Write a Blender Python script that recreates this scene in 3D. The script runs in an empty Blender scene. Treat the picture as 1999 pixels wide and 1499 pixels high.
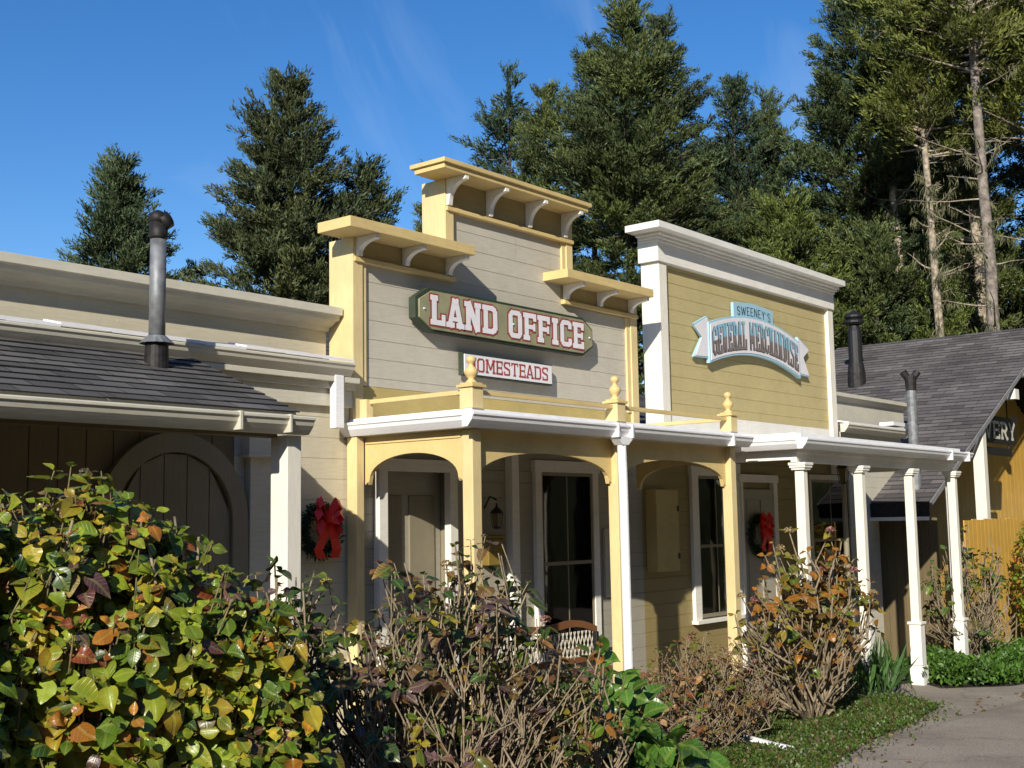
import bpy, math, random
import numpy as np
from mathutils import Vector, Matrix

# ------------------------------------------------------------------ camera, sky, sun, exposure
scene = bpy.context.scene
col = scene.collection
YAW, PIT, ROL = math.radians(39.180850), math.radians(6.396227), math.radians(-0.979078)
fw = Vector((math.cos(PIT)*math.cos(YAW), math.cos(PIT)*math.sin(YAW), math.sin(PIT)))
rt = Vector((math.sin(YAW), -math.cos(YAW), 0)); up = rt.cross(fw)
cr, sr = math.cos(ROL), math.sin(ROL)
rt, up = cr*rt + sr*up, -sr*rt + cr*up
cam_data = bpy.data.cameras.new('camera'); cam = bpy.data.objects.new('camera', cam_data); col.objects.link(cam)
cam_data.sensor_width = 36; cam_data.lens = 2400/1999*36; cam_data.clip_start = .05; cam_data.clip_end = 3000
cam.matrix_world = Matrix(((rt.x, up.x, -fw.x, 0), (rt.y, up.y, -fw.y, 0), (rt.z, up.z, -fw.z, 2.05), (0, 0, 0, 1)))
scene.camera = cam

SUN = Vector((2.15, 1.0, -1.1)).normalized()            # the way the light travels
world = bpy.data.worlds.new('World'); scene.world = world; world.use_nodes = True
nt = world.node_tree; nt.nodes.clear()
sky = nt.nodes.new('ShaderNodeTexSky'); sky.sky_type = 'NISHITA'; sky.sun_disc = False
sky.sun_elevation = math.asin(-SUN.z); sky.sun_rotation = math.atan2(-SUN.x, -SUN.y)
sky.air_density = 1.0; sky.dust_density = 0.2; sky.ozone_density = 3.0; sky.altitude = 300
bg = nt.nodes.new('ShaderNodeBackground'); bg.inputs['Strength'].default_value = 0.115
wo = nt.nodes.new('ShaderNodeOutputWorld')
# faint wisps of high cloud
tc = nt.nodes.new('ShaderNodeTexCoord'); mp = nt.nodes.new('ShaderNodeMapping')
mp.inputs['Rotation'].default_value = (0.3, 0.5, 0.9); mp.inputs['Scale'].default_value = (2.2, 9.0, 3.0)
nz = nt.nodes.new('ShaderNodeTexNoise'); nz.inputs['Scale'].default_value = 1.6; nz.inputs['Detail'].default_value = 7; nz.inputs['Distortion'].default_value = .9
rm = nt.nodes.new('ShaderNodeMapRange'); rm.inputs[1].default_value = .52; rm.inputs[2].default_value = .85; rm.inputs[3].default_value = 0; rm.inputs[4].default_value = .26
mx = nt.nodes.new('ShaderNodeMix'); mx.data_type = 'RGBA'; mx.inputs[7].default_value = (4.6, 5.6, 6.8, 1)
nt.links.new(tc.outputs['Generated'], mp.inputs[0]); nt.links.new(mp.outputs[0], nz.inputs['Vector'])
nt.links.new(nz.outputs['Fac'], rm.inputs[0]); nt.links.new(rm.outputs[0], mx.inputs[0])
hs = nt.nodes.new('ShaderNodeHueSaturation'); hs.inputs['Saturation'].default_value = 1.3; hs.inputs['Hue'].default_value = .508
nt.links.new(sky.outputs[0], hs.inputs['Color']); nt.links.new(hs.outputs[0], mx.inputs[6])
nt.links.new(mx.outputs[2], bg.inputs[0]); nt.links.new(bg.outputs[0], wo.inputs[0])

sd = bpy.data.lights.new('sun', 'SUN'); sd.energy = 4.9; sd.angle = math.radians(.5); sd.color = (1, .93, .80)
so = bpy.data.objects.new('sun', sd); col.objects.link(so); so.rotation_euler = (-SUN).to_track_quat('Z', 'Y').to_euler(); so.location = (-20, -20, 30)
scene.view_settings.view_transform = 'Standard'; scene.view_settings.look = 'None'
scene.view_settings.exposure = 0.3; scene.view_settings.gamma = 1

# ------------------------------------------------------------------ materials
def N(nt, t, **kw):
    n = nt.nodes.new(t)
    for k, v in kw.items():
        if k in n.inputs: n.inputs[k].default_value = v
        else: setattr(n, k, v)
    return n
def base_mat(name):
    m = bpy.data.materials.new(name); m.use_nodes = True
    return m, m.node_tree, m.node_tree.nodes['Principled BSDF']
def ramp(nt, fac, stops):
    r = nt.nodes.new('ShaderNodeValToRGB'); nt.links.new(fac, r.inputs[0])
    e = r.color_ramp.elements
    while len(e) < len(stops): e.new(.5)
    for i, (p, c) in enumerate(stops): e[i].position = p; e[i].color = (*c, 1)
    return r.outputs[0]
def sc3(c, k): return tuple(min(1, x*k) for x in c)
def paint(name, c, rough=.55, var=.10, dirt=.25, grain=(1.2, 14, 14), bump=.25, stain=None, metallic=0):
    """painted wood: uneven coat, wood grain along X, weather stains"""
    m, nt, b = base_mat(name)
    t = N(nt, 'ShaderNodeTexCoord'); mp = N(nt, 'ShaderNodeMapping'); mp.inputs['Scale'].default_value = grain
    nt.links.new(t.outputs['Object'], mp.inputs[0])
    n1 = N(nt, 'ShaderNodeTexNoise', Scale=2.2, Detail=6, Roughness=.6); nt.links.new(t.outputs['Object'], n1.inputs['Vector'])
    n2 = N(nt, 'ShaderNodeTexNoise', Scale=5, Detail=4); nt.links.new(mp.outputs[0], n2.inputs['Vector'])
    c1 = ramp(nt, n1.outputs['Fac'], [(.3, sc3(c, 1-var)), (.7, sc3(c, 1+var))])
    mx = N(nt, 'ShaderNodeMix', data_type='RGBA', blend_type='MULTIPLY')
    mx.inputs[0].default_value = .6
    g = ramp(nt, n2.outputs['Fac'], [(.35, (.86, .85, .82)), (.6, (1, 1, 1))])
    nt.links.new(c1, mx.inputs[6]); nt.links.new(g, mx.inputs[7])
    mp3 = N(nt, 'ShaderNodeMapping'); mp3.inputs['Scale'].default_value = (3.5, 3.5, .8); nt.links.new(t.outputs['Object'], mp3.inputs[0])
    n3 = N(nt, 'ShaderNodeTexNoise', Scale=3.1, Detail=8, Roughness=.7); nt.links.new(mp3.outputs[0], n3.inputs['Vector'])
    f3 = N(nt, 'ShaderNodeMapRange'); f3.inputs[1].default_value = .55; f3.inputs[2].default_value = .8; f3.inputs[4].default_value = dirt
    nt.links.new(n3.outputs['Fac'], f3.inputs[0])
    mx2 = N(nt, 'ShaderNodeMix', data_type='RGBA'); mx2.inputs[7].default_value = (*(stain or (c[0]*.5, c[1]*.47, c[2]*.4)), 1)
    nt.links.new(f3.outputs[0], mx2.inputs[0]); nt.links.new(mx.outputs[2], mx2.inputs[6])
    fl = N(nt, 'ShaderNodeTexNoise', Scale=26, Detail=3, Roughness=.75); nt.links.new(t.outputs['Object'], fl.inputs['Vector'])
    ff = N(nt, 'ShaderNodeMapRange'); ff.inputs[1].default_value = .70; ff.inputs[2].default_value = .74; ff.inputs[4].default_value = .6; nt.links.new(fl.outputs['Fac'], ff.inputs[0])
    mx3 = N(nt, 'ShaderNodeMix', data_type='RGBA'); mx3.inputs[7].default_value = (*[min(.85, q*1.3+.12) for q in c], 1); nt.links.new(ff.outputs[0], mx3.inputs[0]); nt.links.new(mx2.outputs[2], mx3.inputs[6])
    nt.links.new(mx3.outputs[2], b.inputs['Base Color'])
    b.inputs['Roughness'].default_value = rough; b.inputs['Metallic'].default_value = metallic
    b.inputs['Specular IOR Level'].default_value = .35
    bp = N(nt, 'ShaderNodeBump', Strength=bump, Distance=.004)
    nt.links.new(n2.outputs['Fac'], bp.inputs['Height']); nt.links.new(bp.outputs[0], b.inputs['Normal'])
    return m
def plain(name, c, rough=.6, metallic=0, spec=.4, var=.15, scale=6, bump=.2, dist=.003):
    m, nt, b = base_mat(name)
    t = N(nt, 'ShaderNodeTexCoord'); n = N(nt, 'ShaderNodeTexNoise', Scale=scale, Detail=6); nt.links.new(t.outputs['Object'], n.inputs['Vector'])
    nt.links.new(ramp(nt, n.outputs['Fac'], [(.3, sc3(c, 1-var)), (.7, sc3(c, 1+var))]), b.inputs['Base Color'])
    b.inputs['Roughness'].default_value = rough; b.inputs['Metallic'].default_value = metallic; b.inputs['Specular IOR Level'].default_value = spec
    bp = N(nt, 'ShaderNodeBump', Strength=bump, Distance=dist); nt.links.new(n.outputs['Fac'], bp.inputs['Height']); nt.links.new(bp.outputs[0], b.inputs['Normal'])
    return m
def shingle(name, c1, c2, w=.33, h=.145, patch=.35):
    m, nt, b = base_mat(name)
    t = N(nt, 'ShaderNodeTexCoord')
    br = N(nt, 'ShaderNodeTexBrick'); nt.links.new(t.outputs['UV'], br.inputs['Vector'])
    br.inputs['Color1'].default_value = (*c1, 1); br.inputs['Color2'].default_value = (*c2, 1); br.inputs['Mortar'].default_value = (c1[0]*.35, c1[1]*.35, c1[2]*.35, 1)
    br.inputs['Scale'].default_value = 1; br.inputs['Brick Width'].default_value = w; br.inputs['Row Height'].default_value = h
    br.inputs['Mortar Size'].default_value = .006; br.inputs['Mortar Smooth'].default_value = .3; br.offset = .5; br.offset_frequency = 2
    n = N(nt, 'ShaderNodeTexNoise', Scale=1.1, Detail=5); nt.links.new(t.outputs['UV'], n.inputs['Vector'])
    g = N(nt, 'ShaderNodeTexNoise', Scale=160, Detail=2); nt.links.new(t.outputs['UV'], g.inputs['Vector'])
    m1 = N(nt, 'ShaderNodeMix', data_type='RGBA', blend_type='MULTIPLY'); m1.inputs[0].default_value = 1
    nt.links.new(br.outputs['Color'], m1.inputs[6]); nt.links.new(ramp(nt, n.outputs['Fac'], [(.3, (1-patch,)*3), (.7, (1+patch*.6,)*3)]), m1.inputs[7])
    m2 = N(nt, 'ShaderNodeMix', data_type='RGBA', blend_type='MULTIPLY'); m2.inputs[0].default_value = 1
    nt.links.new(m1.outputs[2], m2.inputs[6]); nt.links.new(ramp(nt, g.outputs['Fac'], [(.3, (.6, .6, .6)), (.75, (1.35, 1.35, 1.35))]), m2.inputs[7])
    ms_ = N(nt, 'ShaderNodeTexNoise', Scale=2.3, Detail=8, Roughness=.75); nt.links.new(t.outputs['UV'], ms_.inputs['Vector'])
    fm = N(nt, 'ShaderNodeMapRange'); fm.inputs[1].default_value = .58; fm.inputs[2].default_value = .72; fm.inputs[4].default_value = .5; nt.links.new(ms_.outputs['Fac'], fm.inputs[0])
    m4 = N(nt, 'ShaderNodeMix', data_type='RGBA'); m4.inputs[7].default_value = (.085, .085, .05, 1); nt.links.new(fm.outputs[0], m4.inputs[0]); nt.links.new(m2.outputs[2], m4.inputs[6])
    nt.links.new(m4.outputs[2], b.inputs['Base Color']); b.inputs['Roughness'].default_value = .9; b.inputs['Specular IOR Level'].default_value = .25
    bp = N(nt, 'ShaderNodeBump', Strength=.5, Distance=.004); nt.links.new(g.outputs['Fac'], bp.inputs['Height']); nt.links.new(bp.outputs[0], b.inputs['Normal'])
    return m
def attr_mat(name, rough=.5, spec=.4, trans=.0, veins=False, tint=(1, 1, 1), noise=.2):
    """colour per leaf from the mesh's own attribute"""
    m, nt, b = base_mat(name)
    a = N(nt, 'ShaderNodeAttribute', attribute_name='Col')
    c = a.outputs['Color']
    if noise:
        t = N(nt, 'ShaderNodeTexCoord'); n = N(nt, 'ShaderNodeTexNoise', Scale=30, Detail=3); nt.links.new(t.outputs['Object'], n.inputs['Vector'])
        mm = N(nt, 'ShaderNodeMix', data_type='RGBA', blend_type='MULTIPLY'); mm.inputs[0].default_value = 1
        nt.links.new(c, mm.inputs[6]); nt.links.new(ramp(nt, n.outputs['Fac'], [(.3, (1-noise,)*3), (.7, (1+noise,)*3)]), mm.inputs[7]); c = mm.outputs[2]
    if veins:
        uv = N(nt, 'ShaderNodeTexCoord'); sp = N(nt, 'ShaderNodeSeparateXYZ'); nt.links.new(uv.outputs['UV'], sp.inputs[0])
        ab = N(nt, 'ShaderNodeMath', operation='ABSOLUTE'); nt.links.new(sp.outputs[1], ab.inputs[0])
        s1 = N(nt, 'ShaderNodeMath', operation='MULTIPLY_ADD'); nt.links.new(ab.outputs[0], s1.inputs[0]); s1.inputs[1].default_value = -.55; nt.links.new(sp.outputs[0], s1.inputs[2])
        s2 = N(nt, 'ShaderNodeMath', operation='MULTIPLY'); nt.links.new(s1.outputs[0], s2.inputs[0]); s2.inputs[1].default_value = 48
        s3 = N(nt, 'ShaderNodeMath', operation='SINE'); nt.links.new(s2.outputs[0], s3.inputs[0])
        v = ramp(nt, s3.outputs[0], [(.0, (0, 0, 0)), (.8, (0, 0, 0)), (1, (1, 1, 1))])
        mid = ramp(nt, ab.outputs[0], [(0, (1, 1, 1)), (.035, (1, 1, 1)), (.07, (0, 0, 0))])
        ad = N(nt, 'ShaderNodeMix', data_type='RGBA', blend_type='LIGHTEN'); ad.inputs[0].default_value = 1; nt.links.new(v, ad.inputs[6]); nt.links.new(mid, ad.inputs[7])
        k = N(nt, 'ShaderNodeMath', operation='MULTIPLY'); nt.links.new(ad.outputs[2], k.inputs[0]); k.inputs[1].default_value = .2
        m3 = N(nt, 'ShaderNodeMix', data_type='RGBA'); nt.links.new(k.outputs[0], m3.inputs[0]); nt.links.new(c, m3.inputs[6]); m3.inputs[7].default_value = (.5, .5, .12, 1)
        c = m3.outputs[2]
        bp = N(nt, 'ShaderNodeBump', Strength=.35, Distance=.004); bp.invert = True; nt.links.new(ad.outputs[2], bp.inputs['Height']); nt.links.new(bp.outputs[0], b.inputs['Normal'])
    nt.links.new(c, b.inputs['Base Color']); b.inputs['Roughness'].default_value = rough; b.inputs['Specular IOR Level'].default_value = spec
    if trans:
        tr = N(nt, 'ShaderNodeBsdfTranslucent'); nt.links.new(c, tr.inputs[0]); ms = N(nt, 'ShaderNodeMixShader'); ms.inputs[0].default_value = trans
        out = nt.nodes['Material Output']; nt.links.new(b.outputs[0], ms.inputs[1]); nt.links.new(tr.outputs[0], ms.inputs[2]); nt.links.new(ms.outputs[0], out.inputs[0])
    return m

M = {}
M['yellow'] = paint('cream yellow paint', (.655, .50, .225), dirt=.22)
M['yellowv'] = paint('cream yellow paint on posts', (.70, .56, .29), dirt=.18, grain=(14, 14, 1.2))
M['white'] = paint('white trim paint', (.80, .78, .72), dirt=.22, var=.05)
M['whitev'] = paint('white post paint', (.80, .76, .66), dirt=.2, var=.05, grain=(14, 14, 1.2))
M['metalwhite'] = paint('white gutter enamel', (.84, .84, .86), rough=.35, dirt=.22, var=.04, bump=.08, stain=(.4, .38, .33))
M['greige'] = paint('warm grey siding paint', (.53, .495, .41), dirt=.32, var=.06)
M['olive'] = paint('mustard siding paint', (.50, .415, .205), dirt=.22, var=.06)
M['ochre'] = paint('ochre smooth board paint', (.48, .375, .145), dirt=.2)
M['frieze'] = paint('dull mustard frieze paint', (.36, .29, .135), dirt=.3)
M['cream'] = paint('cream siding paint', (.60, .55, .42), dirt=.22, var=.06)
M['creamtrim'] = paint('pale grey cream trim paint', (.60, .57, .47), dirt=.3, var=.07)
M['gmwall'] = paint('ochre wall paint darkened as canopy shade', (.30, .235, .10), dirt=.2, var=.06)  # darker copy of the ochre, holding the shade under the canopy
M['lower'] = paint('pale wall paint darkened as porch shade', (.37, .345, .28), dirt=.2, var=.05)  # wall colour darkened so the porch shade is part of it
M['umber'] = paint('brown board colour with shade', (.15, .115, .06), dirt=.3, grain=(14, 14, 1.2))  # board brown, deepened to carry shade as well
M['door'] = paint('taupe door colour with porch shade', (.25, .22, .155), dirt=.2, grain=(14, 14, 1.2))  # door colour taken down to include the porch shade
M['fence'] = paint('golden ochre stain', (.62, .37, .075), dirt=.3, grain=(14, 14, 1.2), bump=.5)
M['bench'] = paint('brown bench wood', (.20, .085, .035), dirt=.3)
M['roofL'] = shingle('charcoal asphalt shingles', (.075, .072, .071), (.145, .138, .132))
M['roofR'] = shingle('weathered grey asphalt shingles', (.085, .078, .078), (.17, .155, .152), w=.42, h=.17)
M['iron'] = plain('black iron', (.012, .012, .013), rough=.5, spec=.5)
M['galv'] = plain('galvanised stove pipe', (.20, .21, .22), rough=.55, metallic=.35, scale=12, var=.35)
M['sooty'] = plain('sooty iron', (.022, .02, .02), rough=.6, metallic=.3, scale=15, var=.5)
M['galvedge'] = plain('grey roof edging', (.22, .22, .22), rough=.7)
M['glass'] = plain('dark window glass', (.006, .007, .009), rough=.06, spec=.35, var=.2, bump=.04)
M['inside'] = plain('dark interior', (.02, .018, .016), rough=.9)
M['signgreen'] = plain('olive green sign paint', (.27, .262, .155), rough=.6)
M['signdark'] = plain('dark green sign frame', (.035, .05, .032), rough=.5)
M['signwhite'] = plain('white sign paint', (.72, .70, .72), rough=.6, var=.04)
M['red'] = plain('brick red lettering paint', (.30, .05, .04), rough=.6)
M['signblue'] = plain('sky blue sign paint', (.33, .53, .64), rough=.6, var=.05)
M['navy'] = plain('navy lettering paint', (.02, .04, .07), rough=.6)
M['lettershade'] = plain('dark letter shade', (.05, .045, .06), rough=.6)
M['bow'] = plain('red ribbon', (.72, .018, .008), rough=.45, spec=.5)
M['brass'] = plain('aged brass', (.12, .08, .03), rough=.4, metallic=.8)
M['mailyellow'] = plain('dull yellow metal', (.22, .15, .03), rough=.5)
M['lampglass'] = plain('amber lantern glass', (.14, .11, .05), rough=.2, spec=.6)
M['asphalt'] = plain('worn asphalt', (.31, .265, .205), rough=.95, scale=30, var=.30, bump=.6, dist=.006)
_m, _nt, _b = base_mat('worn cracked asphalt'); _t = N(_nt, 'ShaderNodeTexCoord')
_a = N(_nt, 'ShaderNodeTexNoise', Scale=.9, Detail=6, Roughness=.65); _f = N(_nt, 'ShaderNodeTexNoise', Scale=70, Detail=3); _v = N(_nt, 'ShaderNodeTexVoronoi', feature='DISTANCE_TO_EDGE', Scale=.55); _w1 = N(_nt, 'ShaderNodeTexNoise', Scale=2.5, Detail=5)
for q in (_a, _f, _w1): _nt.links.new(_t.outputs['Object'], q.inputs['Vector'])
_mv = N(_nt, 'ShaderNodeMix', data_type='VECTOR'); _mv.inputs[0].default_value = .35; _nt.links.new(_t.outputs['Object'], _mv.inputs[4]); _nt.links.new(_w1.outputs['Color'], _mv.inputs[5]); _nt.links.new(_mv.outputs[1], _v.inputs['Vector'])
_c = N(_nt, 'ShaderNodeMix', data_type='RGBA', blend_type='MULTIPLY'); _c.inputs[0].default_value = 1
_nt.links.new(ramp(_nt, _a.outputs['Fac'], [(.3, (.215, .18, .14)), (.5, (.30, .255, .20)), (.7, (.36, .31, .245))]), _c.inputs[6]); _nt.links.new(ramp(_nt, _f.outputs['Fac'], [(.32, (.62, .62, .62)), (.68, (1.3, 1.3, 1.3))]), _c.inputs[7])
_k = N(_nt, 'ShaderNodeMix', data_type='RGBA', blend_type='MULTIPLY'); _k.inputs[0].default_value = 1; _nt.links.new(_c.outputs[2], _k.inputs[6]); _nt.links.new(ramp(_nt, _v.outputs['Distance'], [(0, (.68, .66, .64)), (.006, (1, 1, 1))]), _k.inputs[7])
_nt.links.new(_k.outputs[2], _b.inputs['Base Color']); _b.inputs['Roughness'].default_value = .95
_bp = N(_nt, 'ShaderNodeBump', Strength=.6, Distance=.006); _nt.links.new(_f.outputs['Fac'], _bp.inputs['Height']); _nt.links.new(_bp.outputs[0], _b.inputs['Normal']); M['asphalt'] = _m
# clear pane: mirror like by fresnel, otherwise see-through
_m, _nt, _b = base_mat('clear window glass'); _tr = N(_nt, 'ShaderNodeBsdfTransparent'); _tr.inputs[0].default_value = (.72, .76, .74, 1); _gl = N(_nt, 'ShaderNodeBsdfGlossy', Roughness=.03); _fr = N(_nt, 'ShaderNodeFresnel', IOR=1.5); _ms = N(_nt, 'ShaderNodeMixShader')
_t = N(_nt, 'ShaderNodeTexCoord'); _nz = N(_nt, 'ShaderNodeTexNoise', Scale=2.5, Detail=1); _nt.links.new(_t.outputs['Object'], _nz.inputs['Vector']); _bp = N(_nt, 'ShaderNodeBump', Strength=.07, Distance=.02); _nt.links.new(_nz.outputs['Fac'], _bp.inputs['Height']); _nt.links.new(_bp.outputs[0], _gl.inputs['Normal'])
_nt.links.new(_fr.outputs[0], _ms.inputs[0]); _nt.links.new(_tr.outputs[0], _ms.inputs[1]); _nt.links.new(_gl.outputs[0], _ms.inputs[2]); _nt.links.new(_ms.outputs[0], _nt.nodes['Material Output'].inputs[0]); M['clear'] = _m
M['curtain'] = plain('grey lace curtain', (.28, .26, .23), rough=.95, scale=9)
M['soil'] = plain('dark soil and litter', (.045, .035, .022), rough=1, scale=14, var=.6, bump=1, dist=.03)
M['concrete'] = plain('grey walkway concrete', (.26, .24, .21), rough=.9, scale=18, var=.15)
M['needle'] = attr_mat('conifer needles', rough=.55, spec=.3, trans=.15, noise=.25)
M['leaf'] = attr_mat('hydrangea leaf', rough=.33, spec=.5, trans=.3, veins=True, noise=.18)
M['sleaf'] = attr_mat('small leaf', rough=.45, spec=.4, trans=.2, noise=.2)
M['twig'] = plain('pale bare twig', (.235, .185, .12), rough=.85, scale=25, var=.4)
M['gtwig'] = plain('green brown stem', (.16, .13, .06), rough=.8, scale=25, var=.4)
M['bark'] = plain('grey brown bark', (.20, .17, .145), rough=.95, scale=7, var=.5, bump=1, dist=.04)
M['palebark'] = plain('lichen spotted bark', (.30, .25, .19), rough=.95, scale=9, var=.6, bump=1, dist=.03)
M['darkbark'] = plain('dark bark', (.06, .045, .035), rough=.95, scale=7, var=.5)
# lettering painted blue above and brown below (v = height in the letter)
_m, _nt, _b = base_mat('two tone lettering paint')
_t = N(_nt, 'ShaderNodeTexCoord'); _s = N(_nt, 'ShaderNodeSeparateXYZ'); _nt.links.new(_t.outputs['UV'], _s.inputs[0])
_nt.links.new(ramp(_nt, _s.outputs[1], [(.0, (.19, .155, .135)), (.50, (.22, .185, .165)), (.55, (.20, .40, .52)), (1, (.26, .48, .60))]), _b.inputs['Base Color']); _b.inputs['Roughness'].default_value = .6
M['twotone'] = _m

# ------------------------------------------------------------------ mesh helpers
OFF = {}
def root(name, loc, label, cat, group=None):
    o = bpy.data.objects.new(name, None); o.empty_display_size = .2; col.objects.link(o); o.location = loc
    o['label'] = label; o['category'] = cat
    if group: o['group'] = group
    OFF[o.name] = Vector(loc); return o
def tag(o, label=None, cat=None, group=None, kind=None):
    for k, v in (('label', label), ('category', cat), ('group', group), ('kind', kind)):
        if v: o[k] = v
    return o
class MB:
    def __init__(s): s.v = []; s.f = []; s.uv = []
    def face(s, pts, uv=None):
        i = len(s.v); s.v += [tuple(p) for p in pts]; s.f.append(tuple(range(i, i+len(pts)))); s.uv.append(uv)
    def add(s, vs, fs, uvs=None):
        i = len(s.v); s.v += [tuple(p) for p in vs]
        for k, f in enumerate(fs): s.f.append(tuple(i+a for a in f)); s.uv.append(uvs[k] if uvs else None)
    def box(s, x0, x1, y0, y1, z0, z1):
        s.add([(x0, y0, z0), (x1, y0, z0), (x1, y1, z0), (x0, y1, z0), (x0, y0, z1), (x1, y0, z1), (x1, y1, z1), (x0, y1, z1)],
              [(0, 3, 2, 1), (4, 5, 6, 7), (0, 1, 5, 4), (1, 2, 6, 5), (2, 3, 7, 6), (3, 0, 4, 7)])
        return s
    def ext(s, pts, axis, a, b):
        """closed polygon of (p, q) extruded along axis: x -> (y, z), y -> (x, z), z -> (x, y)"""
        def P(p, t): return (t, p[0], p[1]) if axis == 'x' else ((p[0], t, p[1]) if axis == 'y' else (p[0], p[1], t))
        n = len(pts); vs = [P(p, a) for p in pts] + [P(p, b) for p in pts]
        fs = [tuple(range(n)), tuple(range(2*n-1, n-1, -1))] + [(i, i+n, (i+1) % n+n, (i+1) % n) for i in range(n)]
        s.add(vs, fs); return s
    def tube(s, pts, rs, n=8, cap=True):
        pts = [Vector(p) for p in pts]
        if not hasattr(rs, '__len__'): rs = [rs]*len(pts)
        rings = []; base = len(s.v); prev = None
        for i, p in enumerate(pts):
            d = (pts[min(i+1, len(pts)-1)]-pts[max(i-1, 0)]).normalized()
            a = d.orthogonal().normalized() if prev is None else (prev - d*prev.dot(d)).normalized()
            prev = a; b = d.cross(a)
            for k in range(n):
                t = 2*math.pi*k/n; s.v.append(tuple(p+(a*math.cos(t)+b*math.sin(t))*rs[i]))
        for i in range(len(pts)-1):
            for k in range(n):
                s.f.append((base+i*n+k, base+i*n+(k+1) % n, base+(i+1)*n+(k+1) % n, base+(i+1)*n+k)); s.uv.append(None)
        if cap:
            s.f.append(tuple(base+k for k in reversed(range(n)))); s.uv.append(None)
            s.f.append(tuple(base+(len(pts)-1)*n+k for k in range(n))); s.uv.append(None)
        return s
    def lathe(s, x, y, prof, n=16):
        return s.tube([(x, y, z) for r, z in prof], [max(r, .0005) for r, z in prof], n)
    def build(s, name, m, parent=None, bevel=0, smooth=False):
        me = bpy.data.meshes.new(name); off = OFF.get(parent.name, Vector((0, 0, 0))) if parent else Vector((0, 0, 0))
        me.from_pydata([(a-off.x, b-off.y, c-off.z) for a, b, c in s.v], [], s.f)
        if any(u is not None for u in s.uv):
            l = me.uv_layers.new(name='UVMap'); k = 0; dat = []
            for f, u in zip(s.f, s.uv): dat += [c for q in (u or [(0, 0)]*len(f)) for c in q]
            l.data.foreach_set('uv', dat)
        me.materials.append(m); me.update()
        if smooth: me.shade_smooth()
        o = bpy.data.objects.new(name, me); col.objects.link(o)
        if parent: o.parent = parent
        OFF[o.name] = off
        if bevel:
            md = o.modifiers.new('bevel', 'BEVEL'); md.width = bevel; md.segments = 2; md.limit_method = 'ANGLE'; md.angle_limit = math.radians(40)
        return o
def B(name, m, parent, *boxes, bevel=.004):
    mb = MB()
    for b in boxes: mb.box(*b)
    return mb.build(name, m, parent, bevel)
def Bs(name, m, parent, *boxes, bevel=.004):
    for b in boxes: B(name, m, parent, b, bevel=bevel)
def siding(mb, x0, x1, z0, z1, y, sp=.18, axis='x', phase=0):
    """horizontal boards with a shallow v groove between them, 20 mm thick, facing -Y (or -X when axis is y)"""
    pts = [(y, z0)]; z = math.floor(z0/sp)*sp+phase
    while z < z1-.01:
        if z > z0+.012: pts += [(y, z-.005), (y+.006, z-.0025), (y+.006, z+.001), (y+.0015, z+.003)]
        z += sp
    pts += [(y, z1), (y+.03, z1), (y+.03, z0)]
    mb.ext(pts, axis, x0, x1)
GUT = [(0, 0), (0, .125), (-.125, .125), (-.135, .118), (-.135, .100), (-.122, .092), (-.112, .060), (-.085, .028), (-.06, .0)]
def gutter_x(mb, x0, x1, y, z, k=1): mb.ext([(y+a*k, z+b*k) for a, b in GUT], 'x', x0, x1)
def shingle_roof(mb, P0, du, ds, width, length, expo=.145):
    """courses laid as real steps: P0 eave corner, du along the eave, ds up the slope"""
    P0, du, ds = Vector(P0), Vector(du).normalized(), Vector(ds).normalized(); nn = du.cross(ds); nn = nn if nn.z > 0 else -nn
    k = 0; t = .009
    rnd = random.Random(5)
    while k*expo < length-.01:
        a, b = k*expo, min((k+1)*expo, length)
        w0 = 0
        while w0 < width:
            w1 = min(width, w0+.9+rnd.random()*.2); j = rnd.uniform(-.004, .004); h = t+rnd.uniform(-.002, .004)
            L0 = P0+du*w0+ds*(a-j)+nn*h; L1 = P0+du*w1+ds*(a-j)+nn*h; U1 = P0+du*w1+ds*b+nn*.001; U0 = P0+du*w0+ds*b+nn*.001
            G0 = P0+du*w0+ds*(a-j); G1 = P0+du*w1+ds*(a-j)
            mb.face([L0, L1, U1, U0], [(w0, a), (w1, a), (w1, b-.0001), (w0, b-.0001)])
            mb.face([G0, G1, L1, L0], [(w0, a), (w1, a), (w1, a), (w0, a)])
            w0 = w1
        k += 1

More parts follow.
